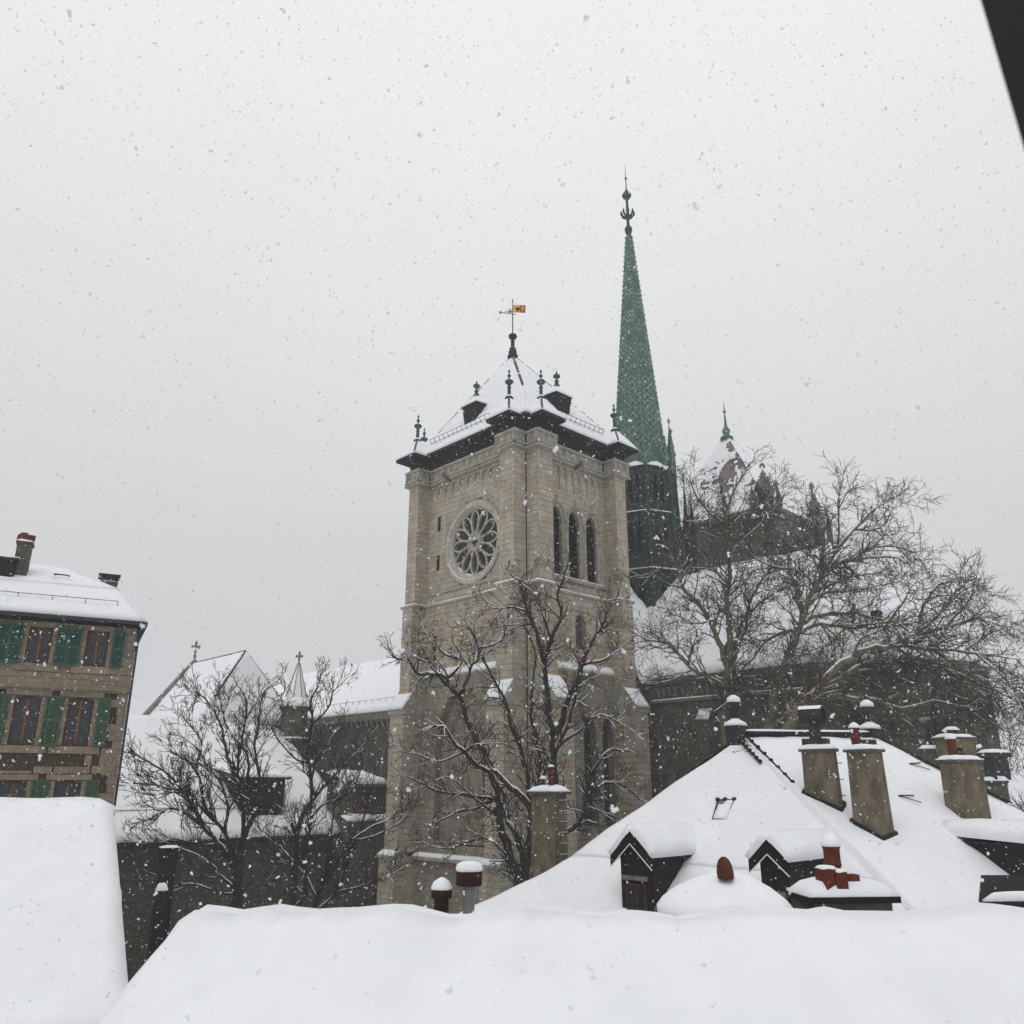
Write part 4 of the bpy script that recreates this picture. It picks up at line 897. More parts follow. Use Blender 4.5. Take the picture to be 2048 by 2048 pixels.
# ================================================================== LEFT APARTMENT HOUSE (own frame: x along the facade, facade at y = 0)
HO = P(253, 1420, 38); HO.z = 0; HA = radians(27)
class TL(T):
    def __init__(s, name, label, cat, base, ang, group=None): s.root = thing(name, label, cat, base, ang, group); s.off = V((0,0,0))
ho = TL('apartment_house', 'tan stone apartment house with green shutters and snowy mansard roof', 'house', HO, HA)
HL = -13.0
wins = []
for k in range(6):
    wins.append((-4.32-2.26*(k-1) , -3.4-2.26*(k-1), 19.08, 20.66, 0)) if k else wins.append((-2.04, -1.14, 19.08, 20.66, 0))
for k in range(6):
    x = -2.35-2.04*k; wins.append((x, x+1.0, 15.66, 17.68, 1)); wins.append((x, x+1.0, 12.2, 14.22, 1))
wins = [w_ for w_ in wins if w_[0] > HL+.6]
b = MB(); b.b2(HL, 0, .3, 9, 0, 21.0); b.b2(HL, -.0, .06, .3, 0, 12.0)
zs = sorted(set([12.0, 21.0] + [w_[2] for w_ in wins] + [w_[3] for w_ in wins]))
for i in range(len(zs)-1):                               # front wall with real openings
    a, c_ = zs[i], zs[i+1]; cuts = sorted([(w_[0], w_[1]) for w_ in wins if w_[2] < c_-.01 and w_[3] > a+.01]); x = HL
    for u0, u1 in cuts: b.b2(x, u0, .06, .3, a, c_); x = u1
    b.b2(x, 0, .06, .3, a, c_)
hw_ = ho.part('wall', b, 'house_wall')
def hblock(x0, x1, z0, z1, m='house_stone', pr=.03):
    for w_ in wins:                                      # keep stones out of the openings
        if x0 < w_[1]-.02 and x1 > w_[0]+.02 and z0 < w_[3]-.02 and z1 > w_[2]+.02: return
    pr += random.uniform(0, .008)
    block('stone', m, hw_, ((x0+x1)/2, .06-pr/2+.01, (z0+z1)/2), (x1-x0-.018, pr+.04, z1-z0-.018))
# upper storey: ashlar courses
for z0, z1 in ((18.2,18.46), (18.46,18.72)):
    x = 0.0; k = 0
    while x > -8: l_ = random.uniform(.55,1.0); hblock(max(-8.2, x-l_), x, z0, z1); x -= l_
for w_ in wins[:4]:
    hblock(w_[0]-.45, w_[1]+.45, 18.74, 19.06, pr=.07)
    for k in range(4):
        z = 19.08+k*.4; hblock(w_[0]-.2, w_[0]-.0, z, z+.4); hblock(w_[1], w_[1]+.2, z, z+.4)
    hblock(w_[0]-.2, w_[1]+.2, 20.68, 20.95)
for k in range(6):
    z = 18.76+k*.37; hblock(-.9+(.25 if k%2 else 0), 0, z, z+.37)
b = MB(); b.b2(HL, .04, -.12, .06, 18.02, 18.2); b.b2(HL, .02, -.05, .06, 17.93, 18.02); ho.part('cornice', b, 'house_wall')
b = MB(); b.b2(HL, .02, -.02, .06, 20.96, 21.08); ho.part('frieze', b, 'brown_render')
# lower storeys: brown render with stone quoins and window surrounds
b = MB(); zs2 = sorted(set([11.0, 17.93] + [q for w_ in wins if w_[4] for q in w_[2:4]]))
for i in range(len(zs2)-1):
    a, c_ = zs2[i], zs2[i+1]; cuts = sorted([(w_[0], w_[1]) for w_ in wins if w_[4] and w_[2] < c_-.01 and w_[3] > a+.01]); x = HL+.02
    for u0, u1 in cuts: b.b2(x, u0-.005, .045, .07, a, c_); x = u1+.005
    b.b2(x, -.01, .045, .07, a, c_)
ho.part('render_panel', b, 'brown_render', hw_)
z = 11.2; k = 0
ql = [.34,.62,.42,.75,.34,.55,.70,.30]
while z < 17.9: h_ = min(.36, 17.92-z); hblock(-ql[k % 8]-.05, 0, z, z+h_, pr=.045); z += .36; k += 1
for w_ in wins:
    if not w_[4]: continue
    x0, x1, z0, z1 = w_[:4]
    hblock(x0-.5, x1+.5, z0-.34, z0-.02, pr=.06); hblock(x0-.38, x1+.38, z1+.02, z1+.26, pr=.05)
    for k in range(6):
        z = z0+k*(z1-z0)/6; e = .18+(.0 if k % 2 else .06); hblock(x0-e, x0, z, z+(z1-z0)/6, pr=.05); hblock(x1, x1+e, z, z+(z1-z0)/6, pr=.05)
for x0, x1, z0, z1 in ((-3.25,-2.55,14.5,14.8), (-1.38,-1.1,14.86,15.3), (-.8,-.3,14.86,15.3), (-2.5,-1.1,14.5,14.8), (-1.05,-.1,14.52,14.84), (-4.6,-3.3,14.5,14.62), (-.8,-.4,15.32,15.6)): hblock(x0, x1, z0, z1, pr=.04)
for x0, x1, z0, z1, ar in wins:
    b = MB()
    for a in ((x0,x0+.07,z0,z1), (x1-.07,x1,z0,z1), (x0+.07,x1-.07,z0,z0+.09), (x0+.07,x1-.07,z1-.1,z1)): b.b2(a[0],a[1],.17,.25,a[2],a[3])
    wn = ho.part('window', b, 'red_wood'); cx = (x0+x1)/2
    b = MB(); b.b2(cx-.045,cx+.045,.14,.24,z0+.09,z1-.1); ho.part('mullion', b, 'orange_wood', wn)
    for u0, u1 in ((x0+.07,cx-.045), (cx+.045,x1-.07)): b = MB(); b.b2(u0,u1,.2,.22,z0+.09,z1-.1); ho.part('pane', b, 'glass_dark', wn)
    if ar:
        b = MB(); pts = [(x0,.1,z1), (x1,.1,z1)]+[(x1-(x1-x0)*t,.1,z1-.06+.06*sin(pi*t)) for t in (0,.2,.4,.5,.6,.8,1)]; b.extr(pts, (0,.06,0)); ho.part('arch_head', b, 'house_wall', wn)
def shutter(x0, x1, z0, z1, ang, hinge, m):
    b = MB(); wd = x1-x0; r = .055
    ca, sa = cos(ang), sin(ang); hx = x0 if hinge == 'l' else x1
    tr = lambda x, y, z: (hx+(x-hx)*ca, -.05-abs(x-hx)*sa+y, z)
    def bx(a0,a1,y0,y1,c0,c1): b.hexa([tr(a0,y0,c0), tr(a1,y0,c0), tr(a1,y1,c0), tr(a0,y1,c0), tr(a0,y0,c1), tr(a1,y0,c1), tr(a1,y1,c1), tr(a0,y1,c1)])
    bx(x0,x0+r,-.05,0,z0,z1); bx(x1-r,x1,-.05,0,z0,z1); bx(x0+r,x1-r,-.05,0,z0,z0+.08); bx(x0+r,x1-r,-.05,0,z1-.08,z1); bx(x0+r,x1-r,-.05,0,(z0+z1)/2-.04,(z0+z1)/2+.04)
    s_ = ho.part('shutter', b, m); b = MB(); z = z0+.1
    while z < z1-.12:
        b.hexa([tr(x0+r,-.045,z), tr(x1-r,-.045,z), tr(x1-r,-.01,z+.03), tr(x0+r,-.01,z+.03), tr(x0+r,-.045,z+.012), tr(x1-r,-.045,z+.012), tr(x1-r,-.01,z+.042), tr(x0+r,-.01,z+.042)]); z += .052
    b.b2(0,0,0,0,0,0) if False else None
    bx(x0+r,x1-r,-.012,-.002,z0+.08,z1-.08)
    o_ = ho.part('slats', b, m, s_); o_['kind'] = 'stuff'
for x0, x1, z0, z1, ar in wins:
    m = 'shutter_old' if ar else 'shutter'; wd = (x1-x0)/2+.02
    shutter(x0-.2-wd, x0-.2, z0-.04, z1+.04, (.05 if not ar else .3), 'r', m) if True else None
    shutter(x1+.18, x1+.18+wd, z0-.04, z1+.04, .04 if not ar else .08, 'l', m)
# roof
E0 = [(HL-.2,-.42,21.1), (.25,-.42,21.1), (.25,9.3,21.1), (HL-.2,9.3,21.1)]
E1 = [(HL-.2,1.15,22.7), (-1.05,1.15,22.7), (-1.05,7.7,22.7), (HL-.2,7.7,22.7)]
E2 = [(HL-.2,4.0,24.1), (-3.7,4.0,24.1), (-3.7,4.8,24.1), (HL-.2,4.8,24.1)]
b = MB(); b.loft([[(x,y,z-.2) for x,y,z in E0], E0, E1, E2]); hr = ho.part('roof', b, 'slate')
b = MB()
for i, j in ((0,1), (1,2), (2,3)):
    snow_patch(b, E0[i], E0[j], E1[j], E1[i], .2, .35, (0,0,1,0), .3, .25); snow_patch(b, E1[i], E1[j], E2[j], E2[i], .22, .4, (0,0,0,0), .3, .25)
hs_ = ho.part('snow', b, 'snow', hr, True)
b = MB(); b.b2(HL-.2, .33, -.62, -.42, 20.98, 21.14); b.b2(.22, .36, -.42, 9, 20.98, 21.14); ho.part('gutter', b, 'zinc_dark')
b = MB(); b.b2(HL-.2, .25, -.45, .05, 20.9, 21.0); ho.part('soffit', b, 'timber_dark')
b = MB(); b.tube([(.2,-.5,21.0), (.06,-.07,20.6), (.06,-.07,1)], .06, 8); ho.part('downpipe', b, 'zinc_dark')
guard(ho, (HL,.1,21.95), (-1.0,.1,21.95), (0,-.4,.9), 9, hr, .16, (1,), 'iron', .018)
b = MB()
for a, c_ in (((-3.85,1.9,23.48), (-3.35,1.9,23.48)), ((-3.85,1.9,23.48), (-3.75,1.55,23.36)), ((-3.35,1.9,23.48), (-3.18,1.5,23.36))): b.tube([a, c_], .035, 5)
ho.part('skylight_frame', b, 'iron', hr)
def chimney_box(tt, x0, x1, y0, y1, z0, z1, m, parent=None, cap=.08, capm=None, snow=.1, taper=.0):
    b = MB(); t = taper
    b.hexa([(x0-t,y0-t,z0), (x1+t,y0-t,z0), (x1+t,y1+t,z0), (x0-t,y1+t,z0), (x0,y0,z1), (x1,y0,z1), (x1,y1,z1), (x0,y1,z1)]); c = tt.part('chimney', b, m, parent)
    b = MB(); b.b2(x0-cap, x1+cap, y0-cap, y1+cap, z1, z1+.09); tt.part('cap', b, capm or m, c)
    if snow: b = MB(); snow_cap(b, x0-cap+.01, x1+cap-.01, y0-cap+.01, y1+cap-.01, z1+.09, snow); tt.part('snow', b, 'snow', c, True)
    return c
c = chimney_box(ho, -5.55, -4.95, 1.7, 2.5, 22.0, 24.75, 'plaster_grey', None, .06)
b = MB(); b.lathe([(.1,0), (.26,.05), (.3,.2), (.28,.36), (.15,.48), (.03,.5)], 12, (-5.35,2.1,24.85)); ho.part('clay_cowl', b, 'clay', c, True)
b = MB(); b.lathe([(.13,0), (.15,.3), (.15,.36)], 12, (-5.03,2.1,24.88)); ho.part('clay_pot', b, 'clay', c, True)
b = MB(); b.b2(-7.4, -5.42, 1.3, 4, 22.2, 23.8); dd = ho.part('dormer', b, 'slate')
b = MB(); b.b2(-7.5, -5.3, 1.15, 4, 23.8, 23.9); ho.part('dormer_roof', b, 'zinc_dark', dd)
b = MB(); snow_patch(b, (-7.5,1.15,23.9), (-5.3,1.15,23.9), (-5.3,4,23.95), (-7.5,4,23.95), .1, .25, soft=.15); ho.part('snow', b, 'snow', dd, True)
c = chimney_box(ho, -1.85, -1.08, 3.7, 4.3, 22.6, 23.68, 'plaster_grey', None, .03, snow=.06)
b = MB()
for x in (-1.8,-1.13):
    for y in (3.75,4.25): b.b2(x-.05,x+.05,y-.05,y+.05,23.7,23.98)
b.b2(-1.98,-.98,3.55,4.45,23.98,24.12); ho.part('slab_on_posts', b, 'slate', c)

# ================================================================== LEFT FOREGROUND ROOF
TR = P(232, 1594, 22.0); SLP = tan(radians(40))
lf = T('snowy_house', 'snow buried plain house roof below the shuttered apartment house', 'house', (TR.x-5, 21, 0), 'W')
def lfp(x, Y): return (x, Y, TR.z-(22.0-Y)*SLP)
TLp = (-22.0, 22.0, TR.z); BLp = lfp(-22.0, 17.2); BRp = lfp(TR.x+.66*4.8, 17.2)
dz_ = V((0,0,-.36))
b = MB(); snow_patch(b, V(BLp)+dz_, V(BRp)+dz_, TR+dz_, V(TLp)+dz_, .4, .2, (1,1,1,0), .5, .45, .8, .3)
BkR = V((TR.x-2.5, 26.5, TR.z-3.6)); snow_patch(b, TR+dz_, V(TLp)+dz_, V((-22,26.5,TR.z-3.6)), BkR, .4, .5, (1,0,0,0), .5); lf.part('roof_snow', b, 'snow', smooth=True)
b = MB(); g0, g1, g2 = V(BRp)+V((-.35,.25,-.4)), TR+V((-.35,0,-.45)), BkR+V((-.35,0,-.1))
gl = [V((p.x,p.y,0)) for p in (g0, g2)]
b.add([gl[0], gl[1], g2, g1, g0], [(0,1,2,3,4)]); b.add([gl[0], V((-21.8,g0.y,0)), V((-21.8,g0.y,g0.z)), g0], [(0,1,2,3)]); b.add([gl[1], V((-21.8,g2.y,0)), V((-21.8,g2.y,g2.z)), g2], [(0,1,2,3)]); lf.part('wall', b, 'plaster')

# ================================================================== HIP ROOFED HOUSE at the right
R1 = P(1485, 1472, 31); R2 = P(1745, 1474, 32.8)
TH = radians(44); dS = (-EX)*cos(TH)-V((0,0,sin(TH))); N1 = EY.cross(dS)
def hitp(px, py, Nn, O): v = ray(px, py); return CAM+v*((O-CAM).dot(Nn)/v.dot(Nn))
pl1 = lambda px, py: hitp(px, py, N1, R1)
Lm, Cm = pl1(1150, 1706), pl1(1800, 1792)
N2 = (R2-R1).cross(Cm-R1)
pl2 = lambda px, py: hitp(px, py, N2, R1)
def toz(a, c_, z): return a+(c_-a)*((z-a.z)/(c_.z-a.z))
zb_ = Lm.z; Lb, Cb = Lm, toz(R1, Cm, zb_)
Eh = pl2(1911, 1556); Eb = toz(R2, Eh, zb_)
hh = T('hip_roof_house', 'large old house with broad snow covered hip roof, dormers and tall plastered chimneys', 'house', (10, 29, 0), 'W')
def flare(a, top, k=1.25): d_ = a-top; d_.z = 0; d_.normalize(); return a+d_*k*1.5+V((0,0,-k*.72))
Le = flare(Lb, R1, 3.2); Ce = toz(R1, Cm, Le.z); Ee = toz(R2, Eh, Le.z)
dz_ = V((0,0,-.3))
b = MB(); snow_patch(b, Lb+dz_, Cb+dz_, R1+V((.05,0,0))+dz_, R1-V((.05,0,0))+dz_, .28, .3, (0,0,0,0), .4, .3, .45); snow_patch(b, Le+dz_, Ce+dz_, Cb+dz_, Lb+dz_, .28, .3, (0,0,1,0), .4, .3, .45)
f1 = hh.part('roof_snow', b, 'snow', smooth=True)
b = MB(); snow_patch(b, Ce+dz_, Ee+dz_, R2+dz_, R1+dz_, .28, .3, (0,0,1,0), .4, .3, .45); f2 = hh.part('roof_snow', b, 'snow', smooth=True)
Bk1 = Lb+(R2-R1)*2.2+V((3.5,6.5,0)); Bk2 = Eb+V((1.0,8.0,0))
b = MB(); snow_patch(b, Bk1+dz_, Lb+dz_, R1+dz_, R2+dz_, .28, .8, (0,0,0,0)); snow_patch(b, Ee+dz_, Bk2+dz_, R2+V((.05,.05,0))+dz_, R2+dz_, .28, .8, (0,0,0,0)); snow_patch(b, Bk2+dz_, Bk1+dz_, R2+dz_, R2+V((.02,.02,0))+dz_, .28, .8, (0,0,0,0)); hh.part('roof_snow', b, 'snow', smooth=True)
ins = lambda p: p+(V((11,30,0))-V((p.x,p.y,0))).normalized()*.7
ring = [ins(Le), ins(Ce), ins(Ee), ins(Bk2), ins(Bk1)]
b = MB(); b.loft([[(p.x,p.y,0) for p in ring], [(p.x,p.y,Ce.z-.35) for p in ring]]); hh.part('wall', b, 'plaster')
b = MB(); b.tube([Le+dz_, Ce+dz_, Ee+dz_], .09, 6); hh.part('gutter', b, 'zinc_dark')
# ridge cap and hip flashings
b = MB(); u = (R2-R1).normalized(); b.tube([R1+V((0,0,.06)), R2+V((0,0,.06))], .13, 6); rc = hh.part('ridge_cap', b, 'slate')
b = MB(); snow_patch(b, R1+V((0,-.09,.18)), R2+V((0,-.09,.18)), R2+V((0,.1,.18)), R1+V((0,.1,.18)), .06, .3, soft=.06); hh.part('snow', b, 'snow', rc, True)
hd = (Cb-R1).normalized(); eyd = EY
for o_, k0, k1 in ((V((.1,.05,.06)), .01, .42), (V((-.28,.0,.02)), .02, .24)):
    b = MB(); pts = [R1.lerp(Cb, k0+(k1-k0)*i/14)+o_+V((0,0,.03*nse((i,0,0),.9))) for i in range(15)]; b.tube(pts, .045, 5)
    for p in pts[::2]: b.lathe([(.07,-.05), (.08,.05), (.03,.08)], 6, tuple(p))
    hh.part('hip_flashing', b, 'slate')
b = MB(); b.tube([R2.lerp(Eb, k)+V((0,0,.06)) for k in (.02,.2,.4,.6)], .06, 5); hh.part('hip_flashing', b, 'slate')
b = MB(); b.tube([R1.lerp(Lb, k)+V((-.02,0,.03)) for k in (.01,.15,.3)], .05, 5); hh.part('hip_flashing', b, 'slate')
tl = MB()                                               # bare tile edges round the peak
for k in range(60):
    t = random.uniform(.03,.17); s = random.uniform(.1,.9); p = R1.lerp(Lb, t).lerp(R1.lerp(Cb, t), s)+V((-.02,-.02,.0))
    tl.box(tuple(p), (.13,.05,.03), radians(-46))
o_ = hh.part('exposed_tiles', tl, 'slate'); o_['kind'] = 'stuff'
def zvent(p, nm, sc=1.0, dome='ball'):
    p = p+V((.0,0,-.1)); b = MB(); b.box((p.x,p.y,p.z+.12*sc), (.58*sc,.58*sc,.75*sc), ANG); v_ = hh.part(nm, b, 'zinc_dark')
    b = MB(); b.lathe([(.48*sc,.5*sc), (.42*sc,.62*sc), (.16*sc,.75*sc), (.14*sc,.8*sc)], 8, tuple(p)); hh.part('snow', b, 'snow', v_, True)
    b = MB(); b.lathe([(.15*sc,.72*sc), (.13*sc,1.0*sc), (.27*sc,1.12*sc), (.29*sc,1.35*sc), (.2*sc,1.55*sc), (.06*sc,1.66*sc), (.07*sc,1.8*sc), (.02*sc,1.9*sc)], 12, tuple(p)); hh.part('vent_head', b, 'zinc_dark', v_, True)
    b = MB(); b.lathe([(.285*sc,1.4*sc), (.26*sc,1.56*sc), (.12*sc,1.67*sc), (.03*sc,1.7*sc)], 12, tuple(p)); hh.part('snow', b, 'snow', v_, True)
zvent(R1+V((-.22,0,0)), 'ridge_vent', .92); zvent(R2+V((-.02,.1,-.05)), 'ridge_vent', .92)
# dormers on the end slope
def PXx(p): q = p-CAM; dep = q.y*cos(PITCH)+q.z*sin(PITCH); return 1024+FOC*q.x/dep
def solve(f, target, lo, hi):
    a = PXx(f(lo)) < target
    for _ in range(40):
        m_ = (lo+hi)/2
        if (PXx(f(m_)) < target) == a: lo = m_
        else: hi = m_
    return lo
def dormer(bk_px, apex_px, left_px, right_px, name):
    Bk = pl1(*bk_px)+V((0,0,-.05)); s = solve(lambda t: Bk-EX*t, apex_px, .2, 5); A = Bk-EX*s
    hw = solve(lambda t: A-V((0,0,.55))-EY*t, right_px, .1, 2.5); he = hw*.93
    q = lambda o, y, z: A+EX*o-EY*y+V((0,0,z))           # o: into the roof, y: to the right, z: from the ridge
    wy = hw-.2; wb = -3.6
    b = MB()                                             # walls
    b.add([q(.25,-wy,wb), q(.25,wy,wb), q(.25,wy,-he+.12), q(.25,0,-.1), q(.25,-wy,-he+.12)], [(0,1,2,3,4)])
    b.add([q(.25,wy,wb), q(s+2,wy,wb), q(s+2,wy,-he+.12), q(.25,wy,-he+.12)], [(0,1,2,3)]); b.add([q(.25,-wy,wb), q(s+2,-wy,wb), q(s+2,-wy,-he+.12), q(.25,-wy,-he+.12)], [(0,1,2,3)])
    dm = hh.part(name, b, 'slate')
    k = 0; z = -he; 
    while z > wb+1.2:                                    # slate courses on the cheek
        b = MB(); b.extr([q(.25,wy+.005,z), q(s+1.2,wy+.005,z), q(s+1.2,wy+.03,z-.22), q(.25,wy+.03,z-.22)], -EY*.012); hh.part('slate_course', b, 'slate', dm); z -= .22
    for sg in (-1,1):                                    # roof boards with bargeboards
        b = MB(); p0, p1 = q(0,0,0), q(0,sg*hw,-he); dn = V((0,0,-.07)); e0, e1 = q(s+1,0,0), q(s+1,sg*hw,-he)
        b.hexa([p0+dn, p1+dn, e1+dn, e0+dn, p0, p1, e1, e0]); rp_ = hh.part('dormer_roof', b, 'timber_dark', dm)
        b = MB(); b.hexa([p0+V((0,0,-.36)), p1+V((0,0,-.3)), p1+V((0,0,-.3))-EX*-.06, p0+V((0,0,-.36))-EX*-.06, p0+V((0,0,.02)), p1+V((0,0,.02)), p1+V((0,0,.02))-EX*-.06, p0+V((0,0,.02))-EX*-.06])
        hh.part('bargeboard', b, 'timber_dark', dm)
        b = MB(); b.tube([p0+V((0,0,-.37))-EX*.02, p1+V((0,0,-.33))-EX*.02], .016, 4); hh.part('snow', b, 'snow', dm)
        b = MB(); snow_patch(b, *( [p1+V((0,0,.01)), e1+V((0,0,.01)), e0+V((0,0,.01)), p0+V((0,0,.01))]), .26, .16, (1,0,1,0), .3, .3, 1.2, .5); hh.part('snow', b, 'snow', dm, True)
    b = MB(); b.extr([q(.22,-.38,-1.5), q(.22,.38,-1.5), q(.22,.38,-2.9), q(.22,-.38,-2.9)], EX*-.03); wn = hh.part('window', b, 'red_wood', dm)
    for y0, y1 in ((-.33,-.03), (.05,.33)):
        for z0, z1 in ((-1.55,-2.15), (-2.2,-2.85)): b = MB(); b.extr([q(.18,y0,z0), q(.18,y1,z0), q(.18,y1,z1), q(.18,y0,z1)], EX*-.01); hh.part('pane', b, 'glass_dark', dm)
    b = MB(); b.extr([q(.2,-.48,-1.4), q(.2,.48,-1.4), q(.2,.48,-1.28), q(.2,-.48,-1.28)], EX*-.1); hh.part('lintel', b, 'old_trim', dm)
dormer((1372, 1652), 1259, 1222, 1303, 'dormer'); dormer((1640, 1666), 1532, 1486, 1577, 'dormer')
guardp = [pl1(1108, 1760), pl1(1240, 1780)]
guard(hh, guardp[0]+V((0,0,.05)), guardp[1]+V((0,0,.05)), (0,-.2,.9), 4, f1, .1, (1,), 'iron', .014)
# skylight
cs = [pl1(1437,1602), pl1(1470,1601), pl1(1454,1641), pl1(1426,1640)]; up = N1.normalized() if N1.z > 0 else -N1.normalized()
cs = [c_+up*.04 for c_ in cs]
b = MB(); b.tube(cs+[cs[0]], .03, 5)
sk = hh.part('skylight', b, 'iron'); b = MB(); b.extr(cs, up*-.05); hh.part('pane', b, 'zinc', sk)
for i in (0, .45, 1): b = MB(); b.lathe([(.03,-.08), (.09,0), (.05,.07)], 8, tuple(cs[0].lerp(cs[1], i)+up*.02)); hh.part('hinge', b, 'iron', sk)
b = MB(); m0, m1 = cs[0].lerp(cs[3], .25), cs[1].lerp(cs[2], .25); snow_patch(b, cs[3].lerp(cs[2],.12), cs[2].lerp(cs[3],.1), m1.lerp(m0,.1), m0.lerp(m1,.12), .05, .1, soft=.08); hh.part('snow', b, 'snow', sk, True)
# chimneys of the hip roof
class Chim:
    def __init__(s, L_, R_, YL, YR, pytop, depth, m, zbot=None, cap=.07, snow=.12, taper=.0, parent=hh):
        if YL is None: YL, YR = pl2(*L_).y, pl2(*R_).y
        a, c_ = P(L_[0], L_[1], YL), P(R_[0], R_[1], YR); s.tt = parent
        s.a, s.c = V((a.x,a.y,0)), V((c_.x,c_.y,0)); s.u = (s.c-s.a); s.w = s.u.length; s.u.normalize(); s.n = V((-s.u.y, s.u.x, 0)); s.d = depth
        mid = (a+c_)/2; s.zt = P((L_[0]+R_[0])/2-.12*((L_[1]+R_[1])/2-pytop), pytop, (YL+YR)/2).z; s.zb = zbot if zbot else min(a.z, c_.z)-1.0
        q = s.q; b = MB(); t = taper
        b.hexa([q(-t,-t,s.zb), q(s.w+t,-t,s.zb), q(s.w+t,depth+t,s.zb), q(-t,depth+t,s.zb), q(0,0,s.zt), q(s.w,0,s.zt), q(s.w,depth,s.zt), q(0,depth,s.zt)]); s.o = parent.part('chimney', b, m)
        b = MB(); k = cap; b.hexa([q(-k,-k,s.zt), q(s.w+k,-k,s.zt), q(s.w+k,depth+k,s.zt), q(-k,depth+k,s.zt), q(-k,-k,s.zt+.08), q(s.w+k,-k,s.zt+.08), q(s.w+k,depth+k,s.zt+.08), q(-k,depth+k,s.zt+.08)]); parent.part('cap', b, 'plaster_grey', s.o)
        b = MB(); cc = q(s.w/2, depth/2, 0); snow_cap(b, cc.x-s.w/2-k, cc.x+s.w/2+k, cc.y-depth/2-k, cc.y+depth/2+k, s.zt+.08, snow, atan2(s.u.y, s.u.x)); parent.part('snow', b, 'snow', s.o, True)
    def q(s, x, y, z): return s.a+s.u*x+s.n*y+V((0,0,z))
    def pot(s, x, y, r, h, m='clay', snow=True, z=.1):
        p = s.q(x, y, s.zt+z); b = MB()
        b.lathe([(r,0), (r,h*.42), (r*1.2,h*.45), (r*1.2,h*.5), (r,h*.53), (r*.98,h*.92), (r*1.25,h*.95), (r*1.2,h)], 12, tuple(p)); o = s.tt.part('clay_pot' if m == 'clay' else 'flue_pipe', b, m, s.o, True)
        if snow: b = MB(); b.lathe([(r*1.3,h), (r*1.35,h+.03), (r*.9,h+.12), (r*.2,h+.17)], 12, tuple(p)); s.tt.part('snow', b, 'snow', s.o, True)
    def flash(s):                                        # lead apron where the stack meets the slope
        q = s.q
        f = lambda x, y: (lambda p: R1+((p-R1)-N2*((p-R1).dot(N2)/N2.dot(N2))))(q(x,y,s.zb+1))
        def zat(x, y): p = q(x,y,0); return R1.z-((p.x-R1.x)*N2.x+(p.y-R1.y)*N2.y)/N2.z
        pts = [(-.1,-.1), (s.w+.1,-.1), (s.w+.1,s.d+.1), (-.1,s.d+.1)]; b = MB()
        b.loft([[q(x,y,zat(x,y)-.3) for x,y in pts], [q(x,y,zat(x,y)+.1) for x,y in pts]]); s.tt.part('flashing', b, 'slate', s.o)
    def rungs(s, n, side=True):
        for k in range(n):
            z = s.zt-.35-k*.48; a = s.q(s.w, .1, z); c_ = s.q(s.w, s.d-.1, z); o = s.u*.16; b = MB()
            b.tube([a, a+o, c_+o, c_], .016, 4); s.tt.part('rung', b, 'iron', s.o)
z8 = lambda x, y: (1200+x*.4389, 1200+y*.4389)
c1 = Chim(z8(938,890), z8(1092,955), None, None, 1503, .4, 'plaster', taper=.04); c1.flash(); c1.rungs(4)
c2 = Chim(z8(1162,1018), z8(1285,1090), None, None, 1504, .62, 'plaster', taper=.05); c2.flash(); c2.pot(c2.w*.22, .3, .13, .62)
c3 = Chim(z8(1648,990), z8(1780,992), None, None, 1524, .6, 'plaster', 12.0, taper=.03); c3.pot(.32, .3, .13, .62); c3.pot(.62, .3, .09, .35, 'zinc_dark', False)
c4 = Chim(z8(1605,760), z8(1722,760), 33.5, 33.8, 1478, .7, 'plaster', 12.0); c4.pot(.55, .35, .22, .25, 'zinc_dark'); c4.pot(.55, .35, .12, .6, 'zinc_dark', False)
c5 = Chim(z8(1478,760), z8(1603,790), 34.5, 34.2, 1501, .7, 'plaster_grey', 12.0)
for x, w_, h_ in ((.35,.1,1.0), (.85,.24,1.15), (1.1,.1,1.2)):
    p = c5.q(x, .35, c5.zt+.1); b = MB(); b.lathe([(w_,0), (w_*.9,h_*.85), (w_*.95,h_)], 10, tuple(p)); hh.part('flue_pipe', b, 'zinc_dark', c5.o, True)
p = c5.q(.35,.35,c5.zt+1.1); b = MB(); b.tube([p, p+c5.u*.15+V((0,0,.12)), p-c5.u*.25+V((0,0,.1))], .12, 8); hh.part('elbow', b, 'zinc', c5.o, True)
p = c5.q(.65,.35,c5.zt+1.25); b = MB(); b.tube([p, p+c5.u*.75], .14, 8); hh.part('cowl', b, 'zinc_dark', c5.o, True)
c6 = Chim(z8(1765,900), z8(1872,940), 30.5, 30.2, 1566, .6, 'plaster_grey', 11.5); p = c6.q(.45,.3,c6.zt+.08); b = MB(); b.box((p.x,p.y,p.z+.4), (.62,.5,.75), .2); b.box((p.x,p.y,p.z+.86), (.9,.6,.16), .2); hh.part('cowl', b, 'zinc_dark', c6.o)
b = MB(); snow_cap(b, p.x-.45, p.x+.45, p.y-.3, p.y+.3, p.z+.94, .1, .2); hh.part('snow', b, 'snow', c6.o, True)
